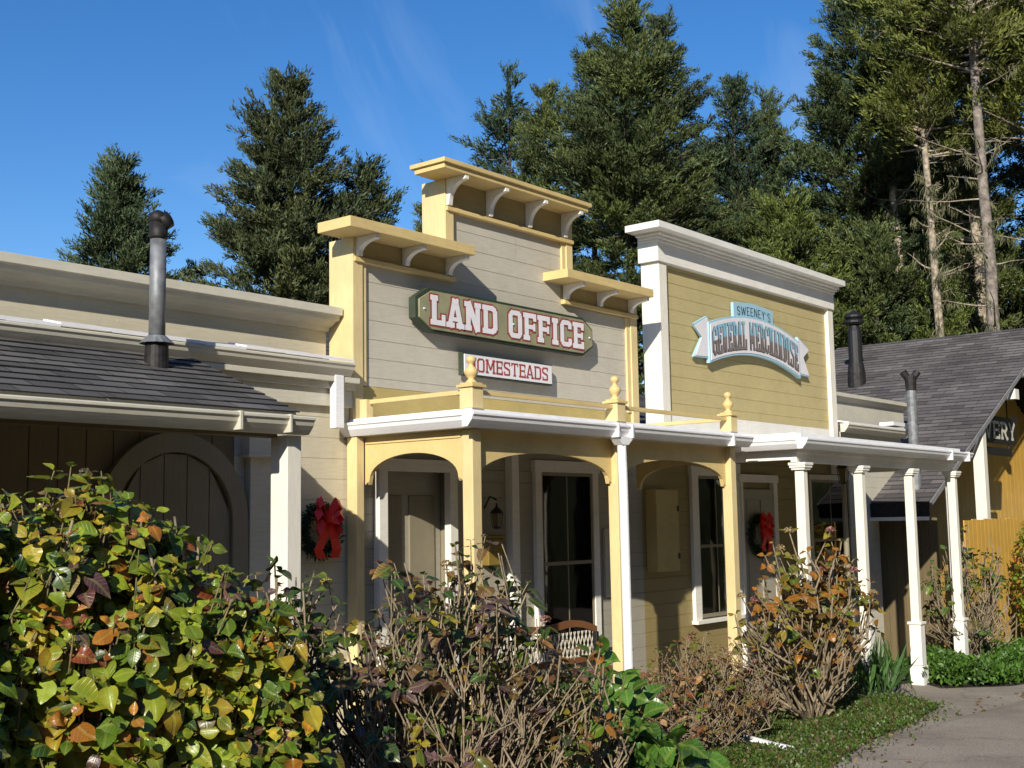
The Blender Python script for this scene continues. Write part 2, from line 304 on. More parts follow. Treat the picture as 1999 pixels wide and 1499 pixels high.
# ------------------------------------------------------------------ lettering: strokes in a unit box, each stroke a flat painted quad
def seg(x0, y0, x1, y1, t, e=0): return ('s', x0, y0, x1, y1, t, e)
def glyph(ch, w, t, slab=True):
    """strokes of a letter in a box w wide, 1 high"""
    s = []; h = t/2; ht = t*.72; hh = ht/2; L = h+(.05 if slab else 0); R = w-L
    def V(x): s.append(seg(x, 0, x, 1, t))
    def slabs(x, top=True, bot=True, l=.075, r=.075):
        if not slab: return
        if top: s.append(seg(x-h-l, 1-hh, x+h+r, 1-hh, ht))
        if bot: s.append(seg(x-h-l, hh, x+h+r, hh, ht))
    c = .17
    if ch == 'I': V(w/2); slabs(w/2)
    elif ch == 'L': V(L); slabs(L); s.append(seg(L, hh, w, hh, ht)); s.append(seg(w-h*.8, 0, w-h*.8, .38, t*.8)) if slab else None
    elif ch in 'EF':
        V(L); slabs(L, True, True)
        s.append(seg(L, 1-hh, w-.01, 1-hh, ht)); s.append(seg(L, .5, w-.12, .5, ht*.9))
        if slab:
            s.append(seg(w-h*.75, .72, w-h*.75, 1, t*.75)); s.append(seg(w-.13, .36, w-.13, .64, t*.55))
        if ch == 'E':
            s.append(seg(L, hh, w-.01, hh, ht))
            if slab: s.append(seg(w-h*.75, 0, w-h*.75, .28, t*.75))
    elif ch == 'H': V(L); V(R); s.append(seg(L, .5, R, .5, ht)); slabs(L); slabs(R)
    elif ch == 'T': V(w/2); slabs(w/2, False, True); s.append(seg(0, 1-hh, w, 1-hh, ht)); s += [seg(h*.6, .74, h*.6, 1, t*.6), seg(w-h*.6, .74, w-h*.6, 1, t*.6)] if slab else []
    elif ch == 'A':
        s += [seg(h*.9, 0, w/2-.02, 1, t*.9), seg(w-h*.9, 0, w/2+.02, 1, t), seg(w*.25, .30, w*.75, .30, ht*.8)]
        if slab: s += [seg(-.06, hh, t*1.5, hh, ht), seg(w-t*1.5, hh, w+.06, hh, ht), seg(w/2-t*.7, 1-hh, w/2+t*.7, 1-hh, ht)]
    elif ch == 'V':
        s += [seg(h*.9, 1, w/2-.02, 0, t), seg(w-h*.9, 1, w/2+.02, 0, t*.9)]
        if slab: s += [seg(-.04, 1-hh, t*1.4, 1-hh, ht), seg(w-t*1.4, 1-hh, w+.04, 1-hh, ht)]
    elif ch == 'N':
        V(L); V(R); s.append(seg(L, 1, R, 0, t*1.05))
        if slab: s += [seg(-.04, 1-hh, L+h, 1-hh, ht)]+([seg(L-h-.06, hh, L+h+.05, hh, ht), seg(R-h-.06, 1-hh, R+h+.06, 1-hh, ht)] if w > .6 else [])
    elif ch == 'M':
        V(L); V(R); s += [seg(L, 1, w/2, .25, t*.85), seg(R, 1, w/2, .25, t*.85)]
        if slab and w > .7: slabs(L); slabs(R)
    elif ch == 'W':
        s += [seg(h, 1, w*.28, 0, t), seg(w*.28, 0, w*.5, .9, t), seg(w*.5, .9, w*.72, 0, t), seg(w*.72, 0, w-h, 1, t)]
    elif ch == 'Y': s += [seg(h, 1, w/2, .48, t), seg(w-h, 1, w/2, .48, t), seg(w/2, 0, w/2, .5, t)]; slabs(w/2, False, True)
    elif ch == 'O':
        s += [seg(h, c, h, 1-c, t, .02), seg(w-h, c, w-h, 1-c, t, .02), seg(c+h*.4, hh, w-c-h*.4, hh, ht, .03), seg(c+h*.4, 1-hh, w-c-h*.4, 1-hh, ht, .03)]
        s += [seg(h, c, c+h*.4, hh, ht*1.15, .03), seg(w-h, c, w-c-h*.4, hh, ht*1.15, .03), seg(h, 1-c, c+h*.4, 1-hh, ht*1.15, .03), seg(w-h, 1-c, w-c-h*.4, 1-hh, ht*1.15, .03)]
    elif ch == 'D':
        V(L); slabs(L, True, True, .07, 0); s += [seg(L, hh, w-c-h, hh, ht, .02), seg(L, 1-hh, w-c-h, 1-hh, ht, .02), seg(w-h, c, w-h, 1-c, t, .02), seg(w-h, c, w-c-h, hh, ht*1.15, .03), seg(w-h, 1-c, w-c-h, 1-hh, ht*1.15, .03)]
    elif ch in 'CG':
        s += [seg(h, c, h, 1-c, t, .02), seg(c+h*.4, hh, w-c-h*.4, hh, ht, .03), seg(c+h*.4, 1-hh, w-c-h*.4, 1-hh, ht, .03), seg(h, c, c+h*.4, hh, ht*1.15, .03), seg(h, 1-c, c+h*.4, 1-hh, ht*1.15, .03)]
        s += [seg(w-h*.9, .70, w-h*.9, 1-c*.6, t*.9, .02), seg(w-h*.9, 1-c*.7, w-c-h*.4, 1-hh, ht, .03), seg(w-h*.9, c*.7, w-c-h*.4, hh, ht, .03), seg(w-h*.9, c*.6, w-h*.9, .46 if ch == 'G' else .30, t*.9, .02)]
        if ch == 'G': s.append(seg(w*.5, .46, w+.02, .46, ht*.9))
    elif ch == 'S':
        s += [seg(h, .62, h, 1-c*.8, t*.95, .03), seg(w-h, c*.8, w-h, .40, t*.95, .03), seg(c*.8, 1-hh, w-c, 1-hh, ht, .04), seg(c, hh, w-c*.8, hh, ht, .04), seg(h+.02, .60, w-h-.02, .42, ht*1.25, .03)]
        s += [seg(w-h*.9, .72, w-h*.9, 1-(0 if slab else c*.6), t*.7), seg(h*.9, (0 if slab else c*.6), h*.9, .28, t*.7), seg(h, 1-c*.8, c, 1-hh, ht, .03), seg(w-h, c*.8, w-c, hh, ht, .03)]
    elif ch == 'R':
        V(L); slabs(L); s += [seg(L, 1-hh, w-c-h, 1-hh, ht, .02), seg(L, .48, w-c-h, .48, ht, .02), seg(w-h, .60, w-h, 1-c, t, .02), seg(w-h, 1-c, w-c-h, 1-hh, ht*1.1, .03), seg(w-h, .62, w-c-h, .48, ht*1.1, .03), seg(w*.5, .5, w-h*.8, 0, t)]
        if slab: s.append(seg(w-t*1.1, hh, w+.05, hh, ht))
    elif ch == "'": s.append(seg(w/2, .72, w/2-.03, 1, t*.8))
    return [q for q in s if q]
def letters(mb, text, widths, gap, t, fn, y, inflate=0, slab=True, sub=1, asp=1.0):
    """fn(u, v) -> (x, z); u runs along the word in letter heights"""
    u = 0
    for ch in text:
        w = widths.get(ch, widths['*'])
        if ch == ' ': u += w; continue
        for k, (_, x0, y0, x1, y1, tt, e) in enumerate(glyph(ch, w, t, slab)):
            dx, dy = x1-x0, y1-y0; l = math.hypot(dx, dy) or 1; dx /= l; dy /= l
            ee = e+inflate; hw = tt/2+inflate
            a = (x0-dx*ee, y0-dy*ee); b = (x1+dx*ee, y1+dy*ee)
            n = max(1, int(sub)); yy = y-.0004*k
            for i in range(n):
                p = [(a[0]+(b[0]-a[0])*i/n-dy*hw, a[1]+(b[1]-a[1])*i/n+dx*hw), (a[0]+(b[0]-a[0])*i/n+dy*hw, a[1]+(b[1]-a[1])*i/n-dx*hw),
                     (a[0]+(b[0]-a[0])*(i+1)/n+dy*hw, a[1]+(b[1]-a[1])*(i+1)/n-dx*hw), (a[0]+(b[0]-a[0])*(i+1)/n-dy*hw, a[1]+(b[1]-a[1])*(i+1)/n+dx*hw)]
                q = [fn(u+px, py) for px, py in p]
                mb.face([(X, yy, Z) for X, Z in q], [(px, py) for px, py in p])
        u += w+gap
    return u-gap
def word_len(text, widths, gap): return sum(widths.get(c, widths['*'])+(0 if c == ' ' else gap) for c in text)-gap

# ================================================================== LEFT BUILDING
lb = root('annex_building', (4.0, 8.5, 0), 'low cream building with charcoal shingled porch roof and long parapet, leftmost of the row', 'building')
mb = MB(); siding(mb, 1.0, 7.99, 0.05, 3.40, 8.5, .19); mb.build('front_wall', M['cream'], lb)
B('wall_core', M['umber'], lb, (1.0, 7.95, 8.54, 12.5, 0, 3.42))
mb = MB()
for i in range(25):
    x = 1.0+i*.235
    if x < 6.62: mb.box(x, x+.228, 8.478, 8.497, .08, 3.0)
mb.build('board_panelling', M['umber'], lb, .003)
# arched casing on the boards
def arch_ring(cx, z0, r0, r1, y0, y1, zs=1.0, a0=0, a1=180, n=22):
    m = MB(); P = []
    for i in range(n+1):
        a = math.radians(a0+(a1-a0)*i/n); P.append((math.cos(a), math.sin(a)))
    out = [(cx+c*r1, z0+s*r1*zs) for c, s in P]; inn = [(cx+c*r0, z0+s*r0*zs) for c, s in reversed(P)]
    for i in range(n):
        a, b, c, d = out[i], out[i+1], inn[n-1-i], inn[n-i]
        m.ext([a, b, c, d], 'y', y0, y1)
    return m
ad = arch_ring(6.02, 2.10, .56, .72, 8.42, 8.475); ad.box(5.30, 5.46, 8.42, 8.475, .1, 2.1); ad.box(6.58, 6.74, 8.42, 8.475, .1, 2.1)
door = ad.build('arched_doorway', M['door'], lb)
m = MB()
for i in range(5):
    x0 = 5.47+i*.222; x1 = x0+.214; zt = 2.10+math.sqrt(max(.02, .555**2-max(abs(x0-6.02), abs(x1-6.02))**2)); zt0 = 2.10+math.sqrt(max(.0, .555**2-(x0-6.02)**2)); zt1 = 2.10+math.sqrt(max(.0, .555**2-(x1-6.02)**2))
    m.ext([(x0, .1), (x1, .1), (x1, zt1), (x0, zt0)], 'y', 8.448, 8.474)
m.build('door_leaf', M['door'], door, .003)
B('wall_pilaster', M['creamtrim'], lb, (6.76, 7.05, 8.42, 8.498, .05, 2.66), (6.72, 7.09, 8.385, 8.498, 2.66, 2.88), (6.70, 7.11, 8.365, 8.498, 2.64, 2.665))
B('crown_moulding', M['creamtrim'], lb, (6.1, 7.98, 8.44, 8.498, 3.14, 3.30), (6.1, 7.98, 8.40, 8.498, 3.30, 3.36), (6.1, 7.98, 8.34, 8.498, 3.36, 3.41))
# porch roof
mb = MB(); sl = Vector((0, 1, .4074)).normalized()
shingle_roof(mb, (.4, 7.0, 2.885), (1, 0, 0), sl, 5.68, 1.43)
pr = mb.build('porch_roof', M['roofL'], lb)
mb = MB(); mb.ext([(7.02, 2.80), (7.02, 2.886), (8.33, 3.42), (8.45, 3.42), (8.45, 3.34)], 'x', .42, 6.06); mb.build('roof_deck', M['creamtrim'], lb)
mb = MB(); gutter_x(mb, .4, 6.10, 6.985, 2.715, 1.05); gt = mb.build('porch_gutter', M['creamtrim'], lb, .003)
Bs('gutter_strap', M['creamtrim'], gt, (5.40, 5.425, 6.838, 6.99, 2.72, 2.852), (5.85, 5.87, 6.838, 6.99, 2.72, 2.852), bevel=.002)
B('porch_beam', M['umber'], lb, (.5, 5.95, 7.10, 7.20, 2.70, 2.795))
for px in (5.96, 2.3):
    B('porch_post', M['whitev'], lb, (px, px+.135, 7.0, 7.19, .1, 2.715 if px > 5 else 2.56), bevel=.006)
# main wall gutter, flashing, parapet
mb = MB(); gutter_x(mb, 1.0, 7.86, 8.40, 3.415, 1.0); mb.build('main_gutter', M['creamtrim'], lb, .003)
mb = MB()
xs = [1.0+i*.43 for i in range(17)]
for i, x in enumerate(xs[:-1]):
    z = 3.545+.004*((i*7) % 4); mb.ext([(8.27, z-.004), (8.27, z+.02), (8.52, z+.075), (8.52, z+.05)], 'x', x, min(x+.428, 7.84))
mb.build('white_flashing', M['metalwhite'], lb)
Bs('parapet_prop', M['creamtrim'], lb, *[(x, x+.05, 8.83, 8.95, 3.42, 3.72) for x in (1.6, 3.0, 4.45, 5.9, 7.3)])
mb = MB(); mb.box(1.0, 7.97, 8.80, 8.83, 3.64, 4.0); pp = mb.build('parapet', M['cream'], lb, .004)
mb = MB(); mb.ext([(8.795, 3.90), (8.765, 3.905), (8.755, 3.935), (8.71, 3.95), (8.66, 3.985), (8.62, 3.99), (8.61, 4.03), (8.57, 4.035), (8.57, 4.11), (8.86, 4.11), (8.86, 3.90)], 'x', 1.0, 7.975); mb.build('parapet_cornice', M['creamtrim'], pp, .003)
mb = MB(); mb.box(7.66, 7.77, 8.33, 8.41, 2.93, 3.42); mb.build('wall_downspout', M['metalwhite'], lb, .008)
# stove pipe standing out of the porch roof
px, py = 5.50, 7.98; zr = 2.885+(py-7.0)*.4074
mb = MB(); mb.lathe(px, py, [(.093, zr-.05), (.088, zr+.17), (.075, zr+.19)], 20); fl = mb.build('stove_pipe', M['sooty'], lb, smooth=False); 
mb = MB()
for k in range(28):
    a = 2*math.pi*k/28; b = 2*math.pi*(k+1)/28; ra, rb = (.125 if k % 2 else .135), (.125 if (k+1) % 2 else .135)
    mb.face([(px+.07*math.cos(a), py+.07*math.sin(a), zr+.225), (px+.07*math.cos(b), py+.07*math.sin(b), zr+.225), (px+rb*math.cos(b), py+rb*math.sin(b), zr+.165), (px+ra*math.cos(a), py+ra*math.sin(a), zr+.165)])
mb.build('storm_collar', M['galv'], fl)
mb = MB(); mb.lathe(px, py, [(.063, zr+.16), (.061, zr+1.02)], 24); mb.build('pipe_shaft', M['galv'], fl, smooth=True)
mb = MB(); mb.lathe(px, py, [(.068, zr+.98), (.071, zr+1.0), (.071, zr+1.11)], 20)
mb.tube([(px-.01, py, zr+1.10), (px+.0, py, zr+1.15), (px+.02, py, zr+1.18)], [.072, .078, .05], 24); mb.tube([(px+.0, py-.02, zr+1.10), (px+.065, py-.04, zr+1.145)], [.07, .066], 24)
mb.build('pipe_cap', M['sooty'], fl, smooth=True)

# ================================================================== LAND OFFICE BUILDING
lo = root('storefront_building', (10.4, 8.5, 0), 'stepped grey false front storefront with yellow trim, arched porch and the red lettered signs', 'building')
Yf = 8.5
mb = MB()
siding(mb, 8.13, 12.75, 3.37, 4.56, Yf, .187, phase=.09); siding(mb, 9.45, 11.43, 4.56, 5.30, Yf, .187, phase=.09)
mb.build('false_front', M['greige'], lo)
B('front_backing', M['yellow'], lo, (8.02, 12.86, 8.535, 8.76, 3.0, 4.78), (9.34, 11.53, 8.535, 8.76, 4.78, 5.63))
B('belt_board', M['ochre'], lo, (8.13, 12.75, 8.488, 8.53, 3.0, 3.365))
for nm, x0, x1, z0, z1 in (('corner_pilaster', 8.0, 8.13, 2.98, 4.79), ('corner_pilaster', 12.75, 12.89, 2.98, 4.79), ('corner_pilaster', 9.32, 9.45, 4.885, 5.64), ('corner_pilaster', 11.43, 11.55, 4.885, 5.64)):
    B(nm, M['yellowv'], lo, (x0, x1, 8.455, 8.79, z0, z1))
Bs('pilaster_trim', M['yellowv'], lo, (8.13, 8.19, 8.47, 8.499, 3.37, 4.56), (12.67, 12.749, 8.47, 8.499, 3.37, 4.56), (11.36, 11.43, 8.47, 8.499, 4.90, 5.30))
def cornice(x0, x1, z, two, brs, fx0, fx1, fz0):
    if two:
        c = B('cornice', M['yellow'], lo, (x0+.03, x1-.03, 8.18, 8.60, z-.10, z-.045), (x0, x1, 8.15, 8.64, z-.045, z))
    else: c = B('cornice', M['yellow'], lo, (x0, x1, 8.15, 8.60, z-.10, z))
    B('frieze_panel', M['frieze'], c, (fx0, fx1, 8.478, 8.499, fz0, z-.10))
    B('bed_moulding', M['yellow'], c, (fx0-.01, fx1+.02, 8.43, 8.499, fz0-.055, fz0-.012), (fx0-.005, fx1+.015, 8.45, 8.499, fz0-.012, fz0-.001))
    zt = z-.101; h = zt-fz0
    for bx in brs:
        pts = [(8.476, zt), (8.19, zt), (8.19, zt-.045)]
        for i in range(1, 9):
            a = i/8*math.pi/2; pts.append((8.195+.225*math.sin(a), fz0+.03+(zt-.045-fz0-.03)*math.cos(a)))
        pts += [(8.425, fz0+.003), (8.476, fz0+.003)]
        m = MB(); m.ext(pts, 'x', bx, bx+.062); m.build('bracket', M['white'], c, .004)
cornice(7.68, 9.44, 4.89, False, (8.04, 8.69, 9.33), 8.02, 9.43, 4.61)
cornice(8.98, 11.54, 5.74, True, (9.34, 10.0, 10.69, 11.36), 9.34, 11.53, 5.355)
cornice(11.03, 12.82, 4.895, False, (11.37, 12.05, 12.72), 11.36, 12.87, 4.62)
B('building_body', M['lower'], lo, (8.05, 12.85, 9.0, 15, 0, 3.3))
mb = MB(); shingle_roof(mb, (8.0, 8.80, 3.32), (1, 0, 0), Vector((0, 1, .35)), 4.9, 4.5); mb.build('main_roof', M['roofR'], lo)
# lower wall, door, window
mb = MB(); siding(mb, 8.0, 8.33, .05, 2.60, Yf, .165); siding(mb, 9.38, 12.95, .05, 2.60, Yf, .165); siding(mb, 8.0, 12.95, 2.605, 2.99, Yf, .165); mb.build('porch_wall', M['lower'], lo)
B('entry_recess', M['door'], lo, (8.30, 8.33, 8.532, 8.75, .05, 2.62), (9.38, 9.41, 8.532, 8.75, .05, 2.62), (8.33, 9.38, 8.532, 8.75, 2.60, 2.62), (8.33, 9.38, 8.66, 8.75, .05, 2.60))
Bs('corner_board', M['white'], lo, (10.28, 10.40, 8.40, 8.499, .05, 2.86), (7.98, 8.10, 8.45, 8.499, .05, 2.86))
d = B('front_door', M['lower'], lo, (8.34, 9.37, 8.62, 8.65, .12, 2.58))
Bs('door_panel', M['door'], d, *[(x, x+.37, 8.603, 8.622, z0, z1) for x in (8.43, 8.90) for z0, z1 in ((.3, 1.0), (1.15, 2.33))], bevel=.008)
B('door_frame', M['white'], d, (8.30, 8.415, 8.415, 8.499, .05, 2.56), (9.305, 9.42, 8.415, 8.499, .05, 2.56), (8.28, 9.44, 8.405, 8.499, 2.56, 2.68))
def window(parent, x0, x1, z0, z1, fr, y=8.5, mull=True, meet=.5, cw=.11):
    w = B('window', fr, parent, (x0-cw, x0, y-.055, y-.001, z0-.02, z1+.0), (x1, x1+cw, y-.055, y-.001, z0-.02, z1+.0), (x0-cw-.02, x1+cw+.02, y-.065, y-.001, z1, z1+cw+.02), (x0-cw-.03, x1+cw+.03, y-.10, y-.001, z0-.07, z0-.02))
    B('pane', M['clear'], w, (x0+.001, x1-.001, y-.034, y-.031, z0+.001, z1-.001), bevel=0); B('dark_room', M['inside'], w, (x0, x1, y-.006, y-.002, z0, z1), bevel=0)
    cm = MB(); q = 26
    for i in range(q):
        a = x0+.04+(x1-x0-.08)*i/q; b = x0+.04+(x1-x0-.08)*(i+1)/q
        if i in (12, 13): continue
        f = lambda i: y-.014+.005*math.sin(i*1.9)
        cm.face([(a, f(i), z0+.05), (b, f(i+1), z0+.05), (b, f(i+1), z0+(z1-z0)*meet-.05), (a, f(i), z0+(z1-z0)*meet-.05)])
    cm.build('curtain', M['curtain'], w)
    zm = z0+(z1-z0)*meet; xm = (x0+x1)/2
    bs = [(x0, x0+.035, y-.04, y-.023, z0, z1), (x1-.035, x1, y-.04, y-.023, z0, z1), (x0+.035, x1-.035, y-.04, y-.023, z1-.04, z1), (x0+.035, x1-.035, y-.04, y-.023, z0, z0+.05), (x0+.035, x1-.035, y-.045, y-.023, zm-.02, zm+.02)]
    if mull: bs += [(xm-.009, xm+.009, y-.036, y-.023, z0+.05, zm-.02), (xm-.009, xm+.009, y-.036, y-.023, zm+.02, z1-.04)]
    B('sash', M['door'], w, *bs, bevel=.002); return w
window(lo, 10.86, 11.84, .55, 2.60, M['white'], meet=.50)
B('notice_panel', M['greige'], lo, (12.08, 12.55, 8.46, 8.498, 1.15, 1.95))
# porch
pro = B('porch_roof', M['metalwhite'], lo, (7.98, 12.76, 6.96, 8.49, 2.90, 3.035), bevel=.006)
B('porch_ceiling', M['creamtrim'], lo, (8.0, 12.74, 7.0, 8.49, 2.862, 2.899))
mb = MB(); gutter_x(mb, 7.845, 12.80, 6.955, 2.865, 1.0); g1 = mb.build('porch_gutter', M['metalwhite'], lo, .003)
mb = MB(); mb.ext([(7.975+a, 2.865+b) for a, b in GUT], 'y', 6.958, 8.55); mb.build('porch_gutter', M['metalwhite'], lo, .003)
Bs('gutter_strap', M['metalwhite'], g1, *[(x, x+.03, 6.812, 6.96, 2.86, 2.998) for x in (10.0, 10.25, 12.3)], bevel=.002)
mb = MB(); mb.ext([(10.0, 2.87), (10.30, 2.87), (10.20, 2.79), (10.10, 2.79)], 'y', 6.83, 6.93); mb.tube([(10.15, 6.88, 2.80), (10.16, 6.88, 2.4), (10.17, 6.88, .14)], .046, 14); mb.tube([(10.17, 6.88, .16), (10.17, 6.85, .07), (10.12, 6.55, .035), (9.97, 6.28, .045)], [.048, .05, .05, .05], 12)
mb.build('downspout', M['metalwhite'], lo, smooth=False)
PX = [8.09, 10.30, 12.60]; PY = 7.06
for x in PX:
    B('porch_post', M['yellowv'], lo, (x-.06, x+.06, PY-.06, PY+.06, .0, 2.86), bevel=.008)
B('porch_post', M['yellowv'], lo, (7.93, 8.03, 8.34, 8.47, .0, 2.86), bevel=.008)
def valance(a, b, fixed, axis):
    top, zf, za = 2.862, 2.415, 2.665; w = b-a; pts = [(a, top), (b, top), (b, zf), (b-.045, zf)]
    n = 20; r0 = a+.045; r1 = b-.045; pts += [(r1, zf+.03), (r1-.012, zf+.04)]; c = (r0+r1)/2; hw = (r1-r0)/2-.012
    for i in range(1, n):
        t = math.pi*i/n; pts.append((c+hw*math.cos(t), zf+.04+(za-zf-.02)*math.sin(t)**.95))
    pts += [(r0+.012, zf+.04), (r0, zf+.03), (r0, zf), (a, zf)]
    # strips keep the concave outline clean
    m = MB(); low = pts[3:]; low = sorted(low, key=lambda p: p[0]); low = [(a, zf)]+[p for p in low if a < p[0] < b]+[(b, zf)]
    for p, q in zip(low[:-1], low[1:]):
        if q[0]-p[0] < 1e-5: continue
        m.ext([(p[0], p[1]), (q[0], q[1]), (q[0], top), (p[0], top)], axis, fixed, fixed+.045)
    m.build('arch_valance', M['yellow'], lo)
valance(PX[0]+.06, PX[1]-.06, PY+.01, 'y'); valance(PX[1]+.06, PX[2]-.06, PY+.01, 'y')
m_side = []
valance(PY+.06, 8.34, PX[0]-.05, 'x')
valance(PY+.06, 8.34, PX[2]-.0, 'x')
B('valance_moulding', M['yellow'], lo, (PX[0]-.062, PX[0]-.051, PY+.08, 8.33, 2.79, 2.81))
# roof balustrade
for x in PX:
    x -= .04; y = 7.02
    n = B('newel', M['yellowv'], lo, (x-.075, x+.075, y-.075, y+.075, 3.035, 3.22), bevel=.006)
    B('newel_cap', M['yellow'], n, (x-.095, x+.095, y-.095, y+.095, 3.22, 3.245), (x-.07, x+.07, y-.07, y+.07, 3.245, 3.262))
    mb = MB(); mb.lathe(x, y, [(.055, 3.262), (.05, 3.275), (.03, 3.29), (.028, 3.30), (.05, 3.325), (.062, 3.35), (.058, 3.375), (.035, 3.40), (.022, 3.415), (.022, 3.43), (.04, 3.445), (.046, 3.465), (.038, 3.488), (.012, 3.502), (0, 3.504)], 18); mb.build('finial', M['yellow'], n, smooth=True)
B('rail_post', M['yellowv'], lo, (7.98, 8.07, 8.26, 8.35, 3.035, 3.21))
for a in ((8.13, 10.18, 6.995, 7.045, 3.165, 3.205), (10.34, 12.48, 6.995, 7.045, 3.165, 3.205), (8.01, 8.055, 7.10, 8.25, 3.165, 3.205), (12.54, 12.585, 7.10, 8.44, 3.165, 3.205)):
    B('roof_rail', M['yellow'], lo, a)

# ---- signs on it
sg = root('signboard', (10.3, 8.46, 4.2), 'long eight sided olive sign with large red edged white letters reading LAND OFFICE', 'sign')
def octo(x0, x1, z0, z1, c): return [(x0+c, z0), (x1-c, z0), (x1, z0+c*.5), (x1, z1-c*.5), (x1-c, z1), (x0+c, z1), (x0, z1-c*.5), (x0, z0+c*.5)]
def octs(x0, x1, z0, z1, cx, cz): return [(x0+cx, z0), (x1-cx, z0), (x1, z0+cz), (x1, z1-cz), (x1-cx, z1), (x0+cx, z1), (x0, z1-cz), (x0, z0+cz)]
mb = MB(); mb.ext(octs(8.765, 11.80, 3.972, 4.42, .20, .12), 'y', 8.372, 8.462); mb.build('backing_frame', M['signdark'], sg, .004)
mb = MB(); mb.ext(octs(8.81, 11.765, 3.995, 4.388, .185, .105), 'y', 8.352, 8.374); mb.build('sign_face', M['signgreen'], sg, .002)
WID = {'*': .80, 'I': .46, ' ': .55, 'L': .74, 'A': .84, 'N': .86, 'D': .82, 'O': .80, 'F': .76, 'C': .74, 'E': .72}
H = .305; GAP = .10; n_ = word_len('LAND OFFICE', WID, GAP); kx = 2.62/n_
fn = lambda u, v: (8.965+u*kx, 4.04+v*H)
mb = MB(); letters(mb, 'LAND OFFICE', WID, GAP, .25, fn, 8.3495, inflate=.055); mb.build('letter_outline', M['red'], sg)
mb = MB(); letters(mb, 'LAND OFFICE', WID, GAP, .25, fn, 8.3445); mb.build('lettering', M['signwhite'], sg)
for x, z in ((8.87, 4.19), (10.28, 4.19), (11.70, 4.19)):
    mb = MB(); mb.tube([(x, 8.353, z), (x, 8.338, z)], .010, 8); mb.build('screw_head', M['signwhite'], sg)
sh = root('signboard', (10.3, 8.46, 3.7), 'small white rectangular sign with thin dark frame and red letters reading HOMESTEADS', 'sign')
B('backing_frame', M['signdark'], sh, (9.50, 11.03, 8.40, 8.462, 3.575, 3.815))
B('sign_face', M['signwhite'], sh, (9.52, 11.01, 8.388, 8.402, 3.592, 3.798), bevel=.001)
WH = {'*': .80, 'M': 1.0, 'E': .72, 'T': .78, 'S': .72}; H2 = .148; n2 = word_len('HOMESTEADS', WH, .13); k2 = 1.36/n2
mb = MB(); letters(mb, 'HOMESTEADS', WH, .13, .17, lambda u, v: (9.575+u*k2, 3.622+v*H2), 8.3865); mb.build('lettering', M['red'], sh)

# ================================================================== GENERAL MERCHANDISE BUILDING
gm = root('storefront_building', (16.1, 8.5, 0), 'flat topped mustard false front storefront framed in white, with white posted canopy and blue banner', 'building')
mb = MB(); siding(mb, 13.6, 18.55, 3.44, 5.40, Yf, .178); mb.build('false_front', M['olive'], gm)
B('front_backing', M['olive'], gm, (13.45, 18.60, 8.535, 8.69, 2.99, 5.739))
for x0, x1 in ((13.42, 13.61), (18.47, 18.66)):
    B('corner_pilaster', M['whitev'], gm, (x0, x1, 8.44, 8.72, 2.99, 5.39), bevel=.006)
B('belt_board', M['white'], gm, (13.61, 18.47, 8.482, 8.53, 2.99, 3.435))
fz = B('frieze', M['white'], gm, (13.36, 18.66, 8.41, 8.72, 5.39, 5.74))
B('crown_moulding', M['white'], fz, *[(13.36-d, 18.66+d*.0, 8.41-d, 8.68, z0, z1) for d, z0, z1 in ((.025, 5.640, 5.674), (.06, 5.675, 5.708), (.11, 5.709, 5.742))])
B('cornice', M['white'], gm, (13.04, 18.62, 8.18, 8.70, 5.743, 5.83))
B('building_body', M['lower'], gm, (13.45, 18.6, 8.82, 15, 0, 3.1))
mb = MB(); shingle_roof(mb, (13.4, 8.84, 3.12), (1, 0, 0), Vector((0, 1, .35)), 5.3, 4.5); mb.build('main_roof', M['roofR'], gm)
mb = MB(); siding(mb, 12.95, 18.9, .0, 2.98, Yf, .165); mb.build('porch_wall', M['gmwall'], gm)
cb = B('wall_cabinet', M['ochre'], gm, (13.02, 13.54, 8.33, 8.498, 1.40, 2.42), bevel=.01)
Bs('hinge', M['iron'], cb, (13.50, 13.53, 8.315, 8.33, 2.15, 2.22), (13.50, 13.53, 8.315, 8.33, 1.55, 1.62))
window(gm, 14.24, 15.20, .75, 2.62, M['white'], cw=.16)
d = B('front_door', M['lower'], gm, (15.42, 16.32, 8.44, 8.475, .0, 2.45)); B('door_frame', M['white'], d, (15.36, 15.415, 8.42, 8.499, 0, 2.55), (16.325, 16.44, 8.42, 8.499, 0, 2.55), (15.30, 16.46, 8.41, 8.499, 2.55, 2.66))
Bs('door_panel', M['lower'], d, (15.52, 15.82, 8.425, 8.445, .3, 2.3), (15.92, 16.22, 8.425, 8.445, .3, 2.3))
window(gm, 17.62, 19.0, .75, 2.62, M['creamtrim'], cw=.06)
# canopy
mb = MB(); mb.ext([(6.50, 2.93), (6.50, 2.99), (8.48, 3.16), (8.48, 2.93)], 'x', 13.24, 18.46); mb.build('canopy_roof', M['metalwhite'], gm, .005)
B('canopy_edge', M['metalwhite'], gm, (13.20, 18.48, 6.44, 6.499, 2.90, 3.02), (13.20, 13.238, 6.50, 8.48, 2.90, 3.03))
mb = MB(); gutter_x(mb, 13.10, 18.66, 6.436, 2.835, 1.0); g2 = mb.build('canopy_gutter', M['metalwhite'], gm, .003)
mb = MB(); mb.ext([(13.197+a, 2.835+b) for a, b in GUT], 'y', 6.44, 8.2); mb.build('canopy_gutter', M['metalwhite'], gm, .003)
Bs('gutter_strap', M['metalwhite'], g2, (17.75, 17.78, 6.295, 6.44, 2.83, 2.968), (18.45, 18.48, 6.295, 6.44, 2.83, 2.968), bevel=.002)
